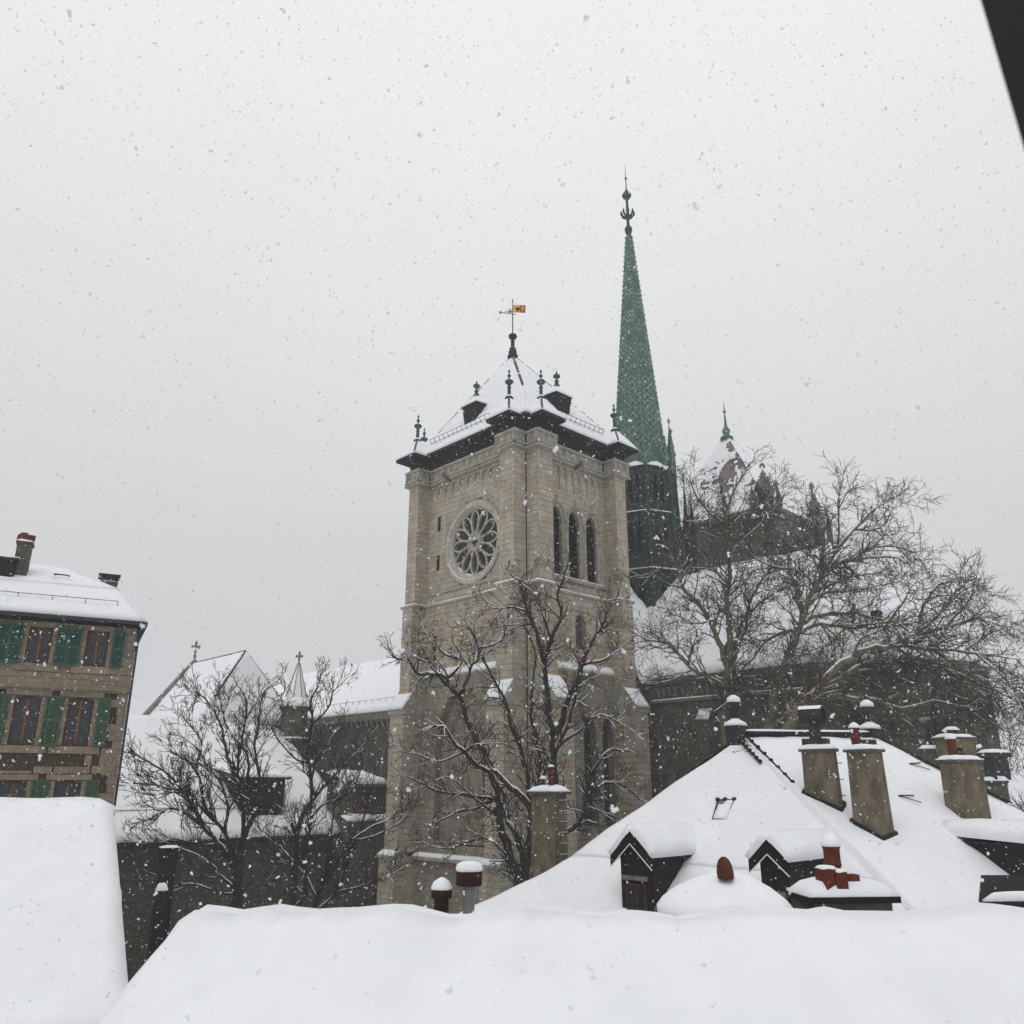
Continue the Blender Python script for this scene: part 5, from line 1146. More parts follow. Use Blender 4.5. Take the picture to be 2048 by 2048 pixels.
# barrel cowl above the first chimney, standing further back on the ridge
p = c1.q(c1.w*.42, .3, c1.zt+.08); b = MB(); b.box((p.x,p.y,p.z+.17), (.75,.5,.3), atan2(c1.u.y,c1.u.x)); b.lathe([(.2,.3), (.18,.75), (.24,.8)], 10, tuple(p)); ck = hh.part('cowl_base', b, 'zinc_dark', c1.o)
ctr = p+V((-.02,0,1.03)); ax2 = V((.80,-.60,0)); b = MB(); b.tube([ctr-ax2*.36, ctr+ax2*.36], .29, 18); hh.part('barrel_cowl', b, 'zinc_dark', c1.o, True)
b = MB(); b.tube([ctr+ax2*.362, ctr+ax2*.372], .25, 18); hh.part('cowl_mouth', b, 'void', c1.o)
b = MB(); u2 = ax2; v2 = V((-u2.y,u2.x,0))
for k in range(7):
    t0, t1 = radians(38+k*15), radians(38+(k+1)*15)
    f_ = lambda t, e: ctr+u2*e+v2*(.31*cos(t))+V((0,0,.31*sin(t)+.015))
    b.add([f_(t0,-.37), f_(t0,.34), f_(t1,.34), f_(t1,-.37)], [(0,1,2,3)])
hh.part('snow', b, 'snow', c1.o, True)
b = MB(); pv = pl2(*z8(1220,657))+V((0,0,.08)); b.box(tuple(pv), (.55,.3,.16), .1); hh.part('roof_vent', b, 'zinc_dark')
for q1_, q2_ in ((z8(1412,752), z8(1462,752)), (z8(1362,898), z8(1432,902))):   # roof hooks half buried in snow
    a, c_ = pl2(*q1_)+V((0,0,.05)), pl2(*q2_)+V((0,0,.08)); b = MB(); b.tube([a, c_], .028, 4); b.tube([a, a+(Cb-R1).normalized()*.45+V((.45,0,0))], .02, 4); hh.part('roof_hook', b, 'iron')
# shed dormers low on the right slope
h2 = V((-N2.x, -N2.y, 0)); h2 = h2 if h2.y < 0 else -h2; h2.normalize(); r2 = V((-h2.y, h2.x, 0)); r2 = r2 if r2.x > 0 else -r2
A = pl2(1935, 1688); slope2 = abs(sqrt(N2.x**2+N2.y**2)/N2.z)
def shed(A, ln, wd, th):
    b = MB(); dz = ln*slope2
    b.add([A, A+h2*ln, A+h2*ln-V((0,0,dz+.3)), A+r2*wd, A+h2*ln+r2*wd, A+h2*ln+r2*wd-V((0,0,dz+.3))], [(0,1,2), (3,5,4), (1,4,5,2)]); sd = hh.part('shed_dormer', b, 'slate')
    b = MB(); b.hexa([A-h2*.4-r2*.1, A+h2*(ln+.2)-r2*.1, A+h2*(ln+.2)+r2*wd, A-h2*.4+r2*wd]+[p+V((0,0,.1)) for p in (A-h2*.4-r2*.1, A+h2*(ln+.2)-r2*.1, A+h2*(ln+.2)+r2*wd, A-h2*.4+r2*wd)]); hh.part('dormer_roof', b, 'slate', sd)
    b = MB(); up_ = V((0,0,.1)); snow_patch(b, A+h2*(ln+.2)-r2*.1+up_, A+h2*(ln+.2)+r2*wd+up_, A-h2*.9+r2*wd+up_+V((0,0,.12)), A-h2*.9-r2*.1+up_+V((0,0,.12)), th, .25, (1,0,1,0), .35); hh.part('snow', b, 'snow', sd, True)
shed(A, 3.6, 4.5, .4)
pq = P(1990, 1765, 19.5); b = MB(); b.hexa([pq+V((-.65,-.5,-.9)), pq+V((2.4,-.6,-.9)), pq+V((2.4,.6,-.9)), pq+V((-.25,.6,-.9)), pq+V((-.65,-.5,-.32)), pq+V((2.4,-.6,-.3)), pq+V((2.4,.3,.12)), pq+V((-.12,.3,.12))]); ht = hh.part('roof_hatch', b, 'slate')
b = MB(); snow_patch(b, pq+V((-.6,-.5,-.31)), pq+V((2.4,-.55,-.29)), pq+V((2.4,-.2,-.1)), pq+V((-.3,-.35,-.2)), .1, .12, soft=.1); hh.part('snow', b, 'snow', ht, True)

# ================================================================== CENTRE CHIMNEY rising from the hidden yard wing
nc = P(1110, 1680, 35); cc = T('chimney_stack', 'tall plastered chimney with iron rungs and red pot before the bell tower', 'chimney', (nc.x, nc.y, 0), 'W')
wl, wr = 1.36, .78; ztop = P(1107, 1588, 35).z
q = lambda x, y, z: V((nc.x, nc.y, z))+EX*x+EY*y
b = MB(); b.hexa([q(0,0,0), q(wr,0,0), q(wr,wl,0), q(0,wl,0), q(.03,.03,ztop), q(wr-.03,.03,ztop), q(wr-.03,wl-.03,ztop), q(.03,wl-.03,ztop)]); cc.part('shaft', b, 'plaster')
b = MB(); k = .1; b.hexa([q(-k,-k,ztop), q(wr+k,-k,ztop), q(wr+k,wl+k,ztop), q(-k,wl+k,ztop), q(-k,-k,ztop+.1), q(wr+k,-k,ztop+.1), q(wr+k,wl+k,ztop+.1), q(-k,wl+k,ztop+.1)]); cc.part('cap', b, 'plaster_grey')
b = MB(); ce = q(wr/2,wl/2,0); snow_cap(b, ce.x-wr/2-k, ce.x+wr/2+k, ce.y-wl/2-k, ce.y+wl/2+k, ztop+.1, .17, ANG, dome=1.0); cc.part('snow', b, 'snow', smooth=True)
p = q(.2,.35,ztop+.12); b = MB(); b.lathe([(.12,0), (.12,.42), (.14,.45), (.12,.5)], 12, tuple(p)); cc.part('clay_pot', b, 'clay', smooth=True)
b = MB(); b.lathe([(.115,.5), (.12,.85), (.15,.88), (.13,.92)], 12, tuple(p)); cc.part('flue_pipe', b, 'clay_brown', smooth=True); b = MB(); b.lathe([(.15,.92), (.1,1.0), (.02,1.02)], 12, tuple(p)); cc.part('snow', b, 'snow', smooth=True)
for dx, dy, h_ in ((.35,.95,.45), (.4,.62,.3)):
    p = q(dx,dy,ztop+.12); b = MB(); b.lathe([(.09,0), (.09,h_*.6), (.05,h_*.65), (.05,h_*.9), (.15,h_)], 10, tuple(p)); cc.part('flue_pipe', b, 'zinc_dark', smooth=True); b = MB(); b.lathe([(.16,h_), (.12,h_+.1), (.02,h_+.14)], 10, tuple(p)); cc.part('snow', b, 'snow', smooth=True)
for k in range(9):
    z = ztop-.25-k*.4; b = MB(); a, c_ = q(.1,0,z), q(.6,0,z); o_ = -EY*.15; b.tube([a, a+o_, c_+o_, c_], .014, 4); rg = cc.part('rung', b, 'iron')
    b = MB(); b.tube([a+o_+V((0,0,.02)), c_+o_+V((0,0,.02))], .012, 4); cc.part('snow', b, 'snow')

# ================================================================== NEAR ROOF just below the window, with its vents and chimneys
nr = T('near_house', 'snow covered roof ridge close below the viewpoint carrying vents and chimney tops', 'house', (3, 10.5, 0), 'W')
b = MB(); RZn = 12.74
snow_patch(b, (-4.0,5.2,10.4), (11,5.2,10.4), (10,8.3,RZn), (-3.0,8.3,RZn), .25, .2, (1,1,1,0), .4, .7, 1.1); snow_patch(b, (11,13,9.4), (-4.0,13,9.4), (-3.0,8.3,RZn), (10,8.3,RZn), .25, .2, (1,1,1,0), .4, .7, 1.1)
nr.part('roof_snow', b, 'snow', smooth=True)
b = MB(); b.b2(-3.6, 10.6, 5.6, 12.6, 0, 9.4); nr.part('wall', b, 'plaster')
p = P(938, 1772, 11.0); b = MB(); b.lathe([(.07,-1.3), (.07,0)], 12, tuple(p)); pv_ = T('vent_pipe', 'grey metal vent pipe with drum cowl topped by snow', 'vent', (p.x, p.y, 11.6), 'W'); pv_.part('pipe', b, 'zinc')
b = MB(); b.lathe([(.08,0), (.15,.005), (.16,.02), (.16,.16), (.15,.175)], 16, tuple(p)); pv_.part('cowl', b, 'brown_iron', smooth=True)
b = MB(); b.lathe([(.16,.17), (.165,.2), (.15,.25), (.09,.275), (.01,.28)], 16, tuple(p)); pv_.part('snow', b, 'snow', smooth=True)
p = P(883, 1792, 11.0); pv_ = T('vent_pipe', 'small dark red vent with pointed snow cap', 'vent', (p.x, p.y, 11.6), 'W'); b = MB(); b.lathe([(.09,-1.2), (.09,-.03), (.125,-.02), (.125,.07), (.12,.08)], 14, tuple(p)); pv_.part('pipe', b, 'brown_iron', smooth=True)
b = MB(); b.lathe([(.125,.075), (.13,.1), (.1,.16), (.04,.2), (.01,.21)], 14, tuple(p)); pv_.part('snow', b, 'snow', smooth=True)
# rounded chimney top buried in snow, with a clay ridge tile poking out
p = P(1450, 1800, 9.0); mo = T('chimney_stack', 'low chimney buried in a rounded snow mound with brown clay tile poking out', 'chimney', (p.x, p.y, 11.2), 'W')
b = MB(); b.box((p.x,p.y,p.z-.75), (1.15,.9,1.3), .2); mo.part('shaft', b, 'plaster')
b = MB(); rings = []
for rr, z in ((.66,-.12), (.665,-.06), (.6,.02), (.46,.12), (.27,.21), (.12,.25), (.01,.26)): rings.append([(p.x+rr*cos(2*pi*i/28)*(1.0+.05*nse((cos(2*pi*i/28),sin(2*pi*i/28),z),1.3)), p.y+rr*.85*sin(2*pi*i/28), p.z+z+.02*nse((rr*cos(2*pi*i/28),rr*sin(2*pi*i/28),0),2)) for i in range(28)])
b.loft(rings); mo.part('snow', b, 'snow', smooth=True)
b = MB(); tp = P(1452, 1758, 8.75); pts = []
for z, rr in ((0,.08), (.06,.083), (.12,.075), (.17,.055), (.2,.02)):
    pts.append([(tp.x-.01*z/.2+rr*cos(2*pi*i/12), tp.y+rr*.8*sin(2*pi*i/12), tp.z+z) for i in range(12)])
b.loft(pts); mo.part('clay_tile', b, 'clay_brown', smooth=True)
p = P(1683, 1793, 9.5); pc = T('chimney_stack', 'broad chimney slab with cluster of red clay pots under snow', 'chimney', (p.x, p.y, 11.2), 'W')
b = MB(); b.box((p.x,p.y,p.z-.75), (.82,.5,1.45), .08); pc.part('shaft', b, 'plaster_grey'); b = MB(); b.box((p.x,p.y,p.z), (.96,.62,.06), .08); pc.part('cap', b, 'slate')
b = MB(); snow_cap(b, p.x-.47, p.x+.47, p.y-.3, p.y+.3, p.z+.03, .11, .08, dome=1.2); pc.part('snow', b, 'snow', smooth=True)
for dx, dy, r_, h0, h_, sn in ((-.06,-.02,.085,.16,.33,.13), (-.2,-.2,.08,.06,.25,.02), (-.08,-.22,.06,.06,.22,.02), (.06,-.16,.065,.12,.13,.0)):
    x, y, z = p.x+dx, p.y+dy, p.z+h0; b = MB()
    if h_ > .3: b.lathe([(r_*.9,-.05), (r_*.95,h_*.4), (r_*1.1,h_*.45), (r_,h_*.5), (r_,h_*.9), (r_*1.15,h_)], 12, (x,y,z))
    else: b.box((x,y,z+h_/2-.02), (r_*2,r_*2,h_), .08+.3*(dx<-.1))
    pc.part('clay_pot', b, 'clay', smooth=(h_ > .3))
    if sn:
        b = MB()
        if h_ > .3: b.lathe([(r_*1.2,h_), (r_*1.25,h_+.03), (r_*.8,h_+.1), (.01,h_+.13)], 12, (x,y,z)); pc.part('snow', b, 'snow', smooth=True)
        else: snow_cap(b, x-r_, x+r_, y-r_, y+r_, z+h_-.02, .025, .3); pc.part('snow', b, 'snow', smooth=True)
# dark stack in front of the low wing
p = P(338, 1700, 36); ds_ = T('chimney_stack', 'narrow soot dark chimney stack before the low church wing', 'chimney', (p.x, p.y, 0), 'W')
b = MB(); b.box((p.x,p.y,(p.z)/2), (.62,.6,p.z), .5); ds_.part('shaft', b, 'slate'); b = MB(); b.box((p.x,p.y,p.z+.05), (.74,.72,.1), .5); ds_.part('cap', b, 'slate')
b = MB(); snow_cap(b, p.x-.36, p.x+.36, p.y-.35, p.y+.35, p.z+.1, .06, .5); ds_.part('snow', b, 'snow', smooth=True)
p2 = P(322, 1788, 35.4); b = MB(); b.box((p2.x,p2.y,p2.z-1), (.4,.4,2.3), .5); ds_.part('flue_block', b, 'slate'); b = MB(); snow_cap(b, p2.x-.2, p2.x+.22, p2.y-.2, p2.y+.2, p2.z+.14, .18, .5, dome=1.5); ds_.part('snow', b, 'snow', smooth=True)
# edge of the open window at the viewpoint
wf = T('window_sash', 'dark edge of the open window frame at the upper corner', 'window', (.55, .8, 14.2), 'W')
a, c_ = P(2036, 256, .85), P(2062, 345, .85); dd_ = (a-c_).normalized(); a2 = a+dd_*.6; c2 = c_-dd_*.25
side = V((1,0,0)); side = (side-dd_*side.dot(dd_)).normalized(); dp = V((0,-.05,0))
b = MB(); b.hexa([c2, c2+side*.07, c2+side*.07+dp, c2+dp, a2, a2+side*.07, a2+side*.07+dp, a2+dp]); wf.part('stile', b, 'black')

# ================================================================== BARE TREES
class Tree:
    def __init__(s, name, label, base_px, Y, bark, twig, seed, group=None):
        s.rng = random.Random(seed); s.wood = MB(); s.tw = MB(); s.sn = MB(); s.samples = []; s.Y = Y
        p = P(*base_px, Y); s.base = V((p.x, p.y, 0)); s.root = thing(name, label, 'tree', s.base, 0, group); s.bark, s.twigm = bark, twig
        s.lines = []
    def rnd(s, a=1.0): return V((s.rng.uniform(-a,a), s.rng.uniform(-a,a), s.rng.uniform(-a,a)))
    def snowline(s, pts, rad, amt):
        run = []; rr = []
        for i in range(len(pts)):
            d_ = (pts[min(i+1,len(pts)-1)]-pts[max(i-1,0)]).normalized()
            ok = abs(d_.z) < .82 and s.rng.random() < amt
            if ok: run.append(pts[i]+V((0,0,rad[i]*.7+.01))); rr.append(rad[i]*.74+.008)
            if (not ok or i == len(pts)-1):
                if len(run) > 1: rr[0] *= .5; rr[-1] *= .5; s.sn.tube(run, rr, 4)
                run, rr = [], []
    def limb(s, pxs, r0, r1, dY=None, first=False, amt=.92):
        # way points of a limb, each a sight line with its own depth
        Y0 = s.Y
        if not first and s.samples:
            q = min(s.samples, key=lambda a: (a[0]-pxs[0][0])**2+(a[1]-pxs[0][1])**2)
            if (q[0]-pxs[0][0])**2+(q[1]-pxs[0][1])**2 < 60**2: Y0 = q[2]; pxs = [(q[0], q[1])]+pxs[1:]
        dY = s.rng.uniform(-3.2,3.2) if dY is None else dY; n = len(pxs)
        pts = [P(x, y, Y0+dY*(i/max(1,n-1))**1.2) for i, (x, y) in enumerate(pxs)]
        out = []; rad = []; ext = [pts[0]*2-pts[1]]+pts+[pts[-1]*2-pts[-2]]
        for i in range(n-1):
            a, b_, c, d_ = ext[i], ext[i+1], ext[i+2], ext[i+3]; k = max(3, int((c-b_).length/.45))
            for j in range(k):
                t = j/k; q = .5*((2*b_)+(c-a)*t+(2*a-5*b_+4*c-d_)*t*t+(3*b_-a-3*c+d_)*t**3); out.append(q)
        out.append(pts[-1]); m_ = len(out)
        for i in range(m_):
            f = i/(m_-1); rad.append(r0+(r1-r0)*f**.8); 
            if 0 < i: out[i] = out[i]+s.rnd(.5*rad[i]+.015)
        s.wood.tube(out, rad, 7); s.snowline(out, rad, amt); s.lines.append((out, rad))
        for i in range(m_):
            q = out[i]-CAM; dep = q.y*cos(PITCH)+q.z*sin(PITCH); s.samples.append((1024+FOC*q.x/dep, 1024-FOC*(q.z*cos(PITCH)-q.y*sin(PITCH))/dep, out[i].y))
        return s
    def grow(s, p, d_, ln, r, lvl, st):
        n = max(2, int(ln/st['seg'][lvl])); pts = [p]; rad = [r]; q = p; dd = d_.copy()
        for i in range(n):
            dd = (dd+s.rnd(st['wig'][lvl])+V((0,0,st['trop'][lvl]))).normalized(); q = q+dd*(ln/n); pts.append(q); rad.append(max(st['rmin'], r*(1-.7*(i+1)/n)))
        (s.wood if r > .035 else s.tw).tube(pts, rad, 5 if r > .035 else 3, False)
        if lvl <= st['snow_lvl']: s.snowline(pts, rad, st['snow'])
        if lvl < st['max']:
            k = max(1, int(ln*st['dens'][lvl]*s.rng.uniform(.7,1.3)))
            for _ in range(k):
                t = s.rng.uniform(.2, 1)**.8; i = min(n-1, int(t*n)); bp = pts[i].lerp(pts[i+1], t*n-i if t*n-i <= 1 else 1)
                ax = (pts[i+1]-pts[i]).normalized(); pr_ = s.rnd(1); pr_ = (pr_-ax*pr_.dot(ax)); pr_.normalize(); a = s.rng.uniform(*st['ang'])
                s.grow(bp, (ax*cos(a)+pr_*sin(a)).normalized(), ln*s.rng.uniform(*st['ratio']), max(st['rmin'], rad[i]*.62), lvl+1, st)
    def clothe(s, st, start=.18):
        for pts, rad in s.lines:
            tot = sum((pts[i+1]-pts[i]).length for i in range(len(pts)-1)); k = int(tot*st['limb_dens'])
            for _ in range(k):
                t = s.rng.uniform(start, 1); i = min(len(pts)-2, int(t*(len(pts)-1))); ax = (pts[i+1]-pts[i]).normalized()
                pr_ = s.rnd(1)+V(st['bias']); pr_ = (pr_-ax*pr_.dot(ax)); pr_.normalize(); a = s.rng.uniform(*st['ang'])
                ln = st['ln']*s.rng.uniform(.35, 1)*(1-.35*t); s.grow(pts[i], (ax*cos(a)+pr_*sin(a)).normalized(), ln, min(st['r1'], rad[i]*.6), 1, st)
            ax = (pts[-1]-pts[-3]).normalized(); 
            for _ in range(2): s.grow(pts[-1], (ax+s.rnd(.35)).normalized(), st['ln']*.5, rad[-1]*.9, 1, st)
    def done(s):
        obj('trunk', s.wood, s.bark, s.root, s.base, True); 
        if s.tw.f: o = obj('twigs', s.tw, s.twigm, s.root, s.base); o['kind'] = 'stuff'
        if s.sn.f: o = obj('snow', s.sn, 'snow', s.root, s.base, True); o['kind'] = 'stuff'
        return s.root
zz2 = lambda l: [(780+x*.2692, 1000+y*.2692) for x, y in l]
zz3 = lambda l: [(740+x*.3106, 1400+y*.3106) for x, y in l]
zz7 = lambda l: [(220+x*.3106, 1260+y*.3106) for x, y in l]
zzb = lambda l: [(1240+x*.4182, 880+y*.4182) for x, y in l]
POL = dict(seg=[.4,.22,.16,.12], wig=[.3,.4,.5,.55], trop=[0,.07,.07,.06], rmin=.0115, snow_lvl=1, snow=.8, max=3, dens=[1.4,3.2,5.0,0], ang=(.5,1.15), ratio=(.36,.66), limb_dens=3.6, bias=(0,-.05,.25), ln=1.9, r1=.05)
MAP = dict(seg=[.4,.25,.17,.12], wig=[.2,.26,.38,.45], trop=[0,.08,.12,.12], rmin=.0115, snow_lvl=1, snow=.5, max=3, dens=[1.4,3.2,5.4,0], ang=(.3,.85), ratio=(.38,.66), limb_dens=5.2, bias=(-.1,0,.3), ln=1.8, r1=.045)
PLA = dict(seg=[.5,.32,.22,.15], wig=[.2,.3,.42,.5], trop=[0,.01,.01,.0], rmin=.0105, snow_lvl=1, snow=.55, max=3, dens=[1.2,2.9,4.6,0], ang=(.35,1.0), ratio=(.38,.66), limb_dens=4.2, bias=(.05,0,.05), ln=2.7, r1=.06)
# tree in front of the bell tower
t = Tree('bare_tree', 'gnarled dark leafless tree with snowy limbs in front of the bell tower', (1050, 1800), 44, 'bark_dark', 'twig', 11)
t.limb(zz3([(1000,1330), (965,1200), (900,970), (850,800)]), .30, .2, 0, True)
t.limb(zz3([(850,800), (820,650), (790,480), (720,330)])+zz2([(600,1700), (540,1500), (440,1380), (330,1290), (200,1290), (140,1195), (40,1175), (10,1130)]), .19, .035)
t.limb(zz2([(440,1380), (400,1310), (330,1270), (270,1170), (230,1080)]), .09, .025)
t.limb(zz2([(590,1240), (530,1200), (420,1150), (340,1080), (280,1020), (220,900)]), .09, .025)
t.limb(zz2([(570,1440), (580,1330), (600,1240), (660,1170), (640,1060), (600,970), (560,900)]), .10, .025)
t.limb(zz2([(660,1110), (740,1080), (830,1040), (860,960)]), .06, .025)
t.limb(zz3([(1010,1280), (1000,1050), (940,880), (880,760), (870,620)]), .2, .12)
t.limb(zz3([(1045,1250), (1030,900), (1020,640), (1000,420), (950,260), (900,130)])+zz2([(870,1530), (810,1400), (740,1280), (690,1180), (640,1050)]), .18, .04)
t.limb(zz3([(1050,1280), (1060,900), (1090,500), (1070,250), (1040,100)])+zz2([(1060,1420), (1080,1180), (1050,1060), (1000,940)]), .12, .035)
t.limb(zz3([(1080,1300), (1140,900), (1200,560)])+zz2([(1215,1900), (1200,1700), (1160,1450), (1155,1200), (1180,1080), (1240,950), (1275,850), (1245,700), (1290,580), (1310,500)]), .26, .04)
t.limb(zz2([(1155,1180), (1090,980), (1020,830), (970,650), (960,600), (910,570)]), .13, .03)
t.limb(zz2([(1190,1010), (1130,830), (1040,660)]), .08, .025)
t.limb(zz2([(1060,1000), (1000,940), (860,930), (810,950)]), .06, .025); t.limb(zz2([(1010,830), (920,795), (840,805), (740,800), (690,770)]), .06, .02)
t.limb(zz2([(1215,1740), (1300,1550), (1400,1320), (1440,1200), (1500,1060), (1580,930), (1620,820), (1690,720)]), .17, .035)
t.limb(zz2([(1430,1240), (1580,1190), (1660,1140), (1740,1090)]), .08, .025)
t.limb(zz2([(1270,1900), (1330,1650), (1400,1330)]), .1, .06); t.limb(zz2([(1050,1480), (1100,1540), (1150,1580)]), .06, .03); t.limb(zz2([(1390,1500), (1470,1540), (1480,1590)]), .05, .03)
t.limb(zz2([(1310,1900), (1420,1700), (1500,1620), (1600,1600), (1720,1660), (1830,1740)]), .07, .02)
t.limb(zz3([(1040,690), (960,620), (880,550), (800,470), (690,430), (610,330), (530,270), (490,180), (420,170)]), .18, .05, -2.5, amt=1.0)
t.limb(zz3([(860,680), (760,630), (600,610), (450,590), (340,540), (240,490)]), .12, .03, -2, amt=1.0); t.limb(zz3([(780,690), (660,700), (560,720), (420,800)]), .09, .03, -2, amt=1.0)
t.limb(zz3([(870,760), (760,700), (640,600), (520,500), (400,520)]), .08, .025, -1.5, amt=1.0); t.limb(zz3([(610,330), (680,290), (760,280)]), .06, .03, amt=1.0); t.limb(zz3([(560,370), (440,400), (330,360), (200,330)]), .05, .02)
t.limb(zz3([(900,1000), (780,900), (640,910), (500,960), (340,920)]), .06, .02)
t.limb(zz3([(1060,1250), (1180,950), (1300,820), (1370,780), (1395,620), (1450,430), (1540,330), (1640,320)]), .17, .04, 1)
t.limb(zz3([(1400,620), (1470,560), (1540,530), (1640,560), (1740,640)]), .09, .03); t.limb(zz3([(1390,680), (1500,720), (1600,760)]), .04, .015)
t.clothe(POL); t.done()
# courtyard trees at the left
t = Tree('bare_tree', 'spreading multi stemmed leafless tree before the broad snow roof of the church wing', (475, 1800), 42, 'bark_dark', 'twig', 21)
t.limb(zz7([(825,1820), (820,1700), (830,1560), (780,1480)]), .26, .18, 0, True)
t.limb(zz7([(780,1480), (700,1370), (600,1280), (540,1150), (480,1060), (380,930), (250,850), (150,800)]), .13, .025)
t.limb(zz7([(790,1470), (740,1300), (640,1200), (600,1080), (560,900), (480,830), (400,790)]), .11, .025)
t.limb(zz7([(835,1500), (860,1340), (930,1200), (930,1100), (840,1000), (760,820), (720,640), (640,480), (560,400)]), .15, .025)
t.limb(zz7([(850,1430), (865,1250), (830,1050), (820,850), (860,650), (880,450), (820,360)]), .12, .025)
t.limb(zz7([(930,1130), (960,940), (930,750), (960,600), (980,420), (1080,330)]), .09, .02); t.limb(zz7([(900,980), (880,800), (760,640), (720,500), (700,380)]), .07, .02)
t.limb(zz7([(600,1280), (480,1180), (380,1150), (250,1220), (170,1240)]), .07, .02); t.limb(zz7([(560,900), (590,720), (520,620), (470,560)]), .06, .02); t.limb(zz7([(480,1050), (300,1000), (110,985)]), .06, .02)
t.limb(zz7([(740,1300), (760,1130), (700,960), (600,880), (520,850)]), .08, .02); t.limb(zz7([(640,1200), (540,1090), (420,1040), (300,1060), (200,1050)]), .06, .02); t.limb(zz7([(960,800), (1000,700), (1060,560), (1100,430)]), .06, .02)
t.limb(zz7([(700,1370), (560,1380), (430,1350), (300,1370), (200,1360)]), .05, .015); t.limb(zz7([(820,1660), (720,1600), (640,1500), (500,1420), (420,1400)]), .06, .02); t.limb(zz7([(815,1700), (700,1690), (560,1640), (420,1640), (330,1600)]), .05, .02)
t.clothe(MAP); t.done()
t = Tree('bare_tree', 'slim upright leafless tree beside the stair turret in the church courtyard', (585, 1800), 46, 'bark_dark', 'twig', 31)
t.limb(zz7([(1175,1820), (1180,1700), (1190,1500), (1220,1250), (1290,1100), (1290,900), (1270,800), (1300,600), (1290,480), (1330,380), (1360,300)]), .19, .025, 0, True)
t.limb(zz7([(1245,1820), (1250,1700), (1270,1400), (1290,1250), (1295,1110)]), .14, .06, .5)
t.limb(zz7([(1300,1130), (1400,980), (1500,880), (1600,780), (1660,700)]), .09, .02); t.limb(zz7([(1270,870), (1180,820), (1080,700), (1040,620)]), .06, .02); t.limb(zz7([(1295,580), (1400,510), (1440,400), (1500,340)]), .06, .02)
t.limb(zz7([(1295,1000), (1340,820), (1420,700), (1500,600)]), .06, .02); t.limb(zz7([(1220,1280), (1130,1180), (1060,1120)]), .05, .02); t.limb(zz7([(1190,1500), (1100,1400), (1000,1330), (960,1250)]), .06, .02); t.limb(zz7([(1290,1200), (1380,1120), (1480,1080), (1560,1000)]), .06, .02)
t.clothe(MAP); t.done()
t = Tree('bare_tree', 'leaning leafless tree with sprawling snowy branches beside the tower buttress', (640, 1800), 47, 'bark_dark', 'twig', 41)
t.limb(zz7([(1320,1820), (1340,1700), (1420,1560), (1500,1450), (1560,1350), (1700,1260), (1850,1200)]), .14, .03, -1, True)
t.limb(zz7([(1430,1820), (1450,1700), (1520,1520), (1560,1400)]), .1, .06, -.5); t.limb(zz7([(1345,1690), (1400,1500), (1420,1300), (1450,1100), (1470,940)]), .08, .02); t.limb(zz7([(1520,1420), (1600,1330), (1640,1180), (1680,1050), (1700,900)]), .07, .02)
t.limb(zz7([(1560,1350), (1700,1330), (1860,1240), (1960,1140)]), .06, .02); t.limb(zz7([(1340,1720), (1240,1560), (1120,1490), (1000,1640)]), .05, .02); t.limb(zz7([(1450,1690), (1640,1640), (1800,1580), (1950,1500)]), .05, .02); t.limb(zz7([(1470,1100), (1560,1020), (1620,880), (1600,760)]), .05, .02)
t.clothe(MAP); t.done()
# plane trees along the choir
t = Tree('plane_tree', 'tall pale barked leafless plane tree rising between copper spire and choir roof', (1450, 1560), 47.5, 'bark_plane', 'twig', 51)
t.limb(zzb([(500,1640), (505,1480), (508,1200), (515,1090)]), .34, .26, 0, True)
t.limb(zzb([(500,1100), (480,1000), (430,870), (370,780), (300,700), (270,600), (220,500), (190,420)]), .19, .03); t.limb(zzb([(515,1090), (520,900), (515,750), (520,650), (505,450), (510,330), (560,220), (600,150)]), .22, .03)
t.limb(zzb([(525,1080), (560,950), (610,820), (650,720), (700,640), (760,560)]), .14, .03); t.limb(zzb([(530,1060), (590,930), (620,800), (600,700)]), .1, .03); t.limb(zzb([(505,1150), (430,1130), (350,1100), (300,1040), (230,970), (140,960), (80,930)]), .16, .03)
t.limb(zzb([(350,1100), (240,1150), (130,1170)]), .06, .02); t.limb(zzb([(300,700), (230,690), (160,640), (100,650)]), .06, .02); t.limb(zzb([(510,420), (430,350), (360,260), (330,180)]), .08, .02); t.limb(zzb([(515,560), (600,470), (680,400), (700,300), (740,220)]), .1, .02)
t.limb(zzb([(520,700), (440,600), (400,480), (440,380)]), .08, .02); t.limb(zzb([(270,600), (300,480), (340,380), (330,280)]), .06, .02); t.limb(zzb([(610,820), (700,760), (800,700), (860,640)]), .07, .02)
t.limb(zzb([(505,1180), (560,1130), (600,1190), (700,1200)]), .06, .02); t.limb(zzb([(370,1120), (480,1160), (520,1240), (450,1300)]), .06, .02); t.limb(zzb([(430,870), (360,880), (280,870), (200,890)]), .06, .02); t.limb(zzb([(505,450), (560,380), (640,330), (700,260)]), .08, .02)
t.clothe(PLA); t.done()
t = Tree('plane_tree', 'leafless plane tree with one long diagonal trunk crossing the choir roof', (1560, 1580), 46.5, 'bark_plane', 'twig', 61)
t.limb(zzb([(640,1660), (700,1400), (760,1150), (800,1060), (850,930), (870,850), (910,740), (960,650), (1030,540), (1120,430), (1200,350), (1290,280)]), .36, .03, -2, True)
t.limb(zzb([(850,850), (840,700), (810,620), (800,540), (760,480)]), .13, .03); t.limb(zzb([(840,950), (800,915), (700,960), (640,1040), (590,1090)]), .12, .03); t.limb(zzb([(870,880), (940,840), (1050,830), (1130,830), (1250,860), (1340,880)]), .14, .03)
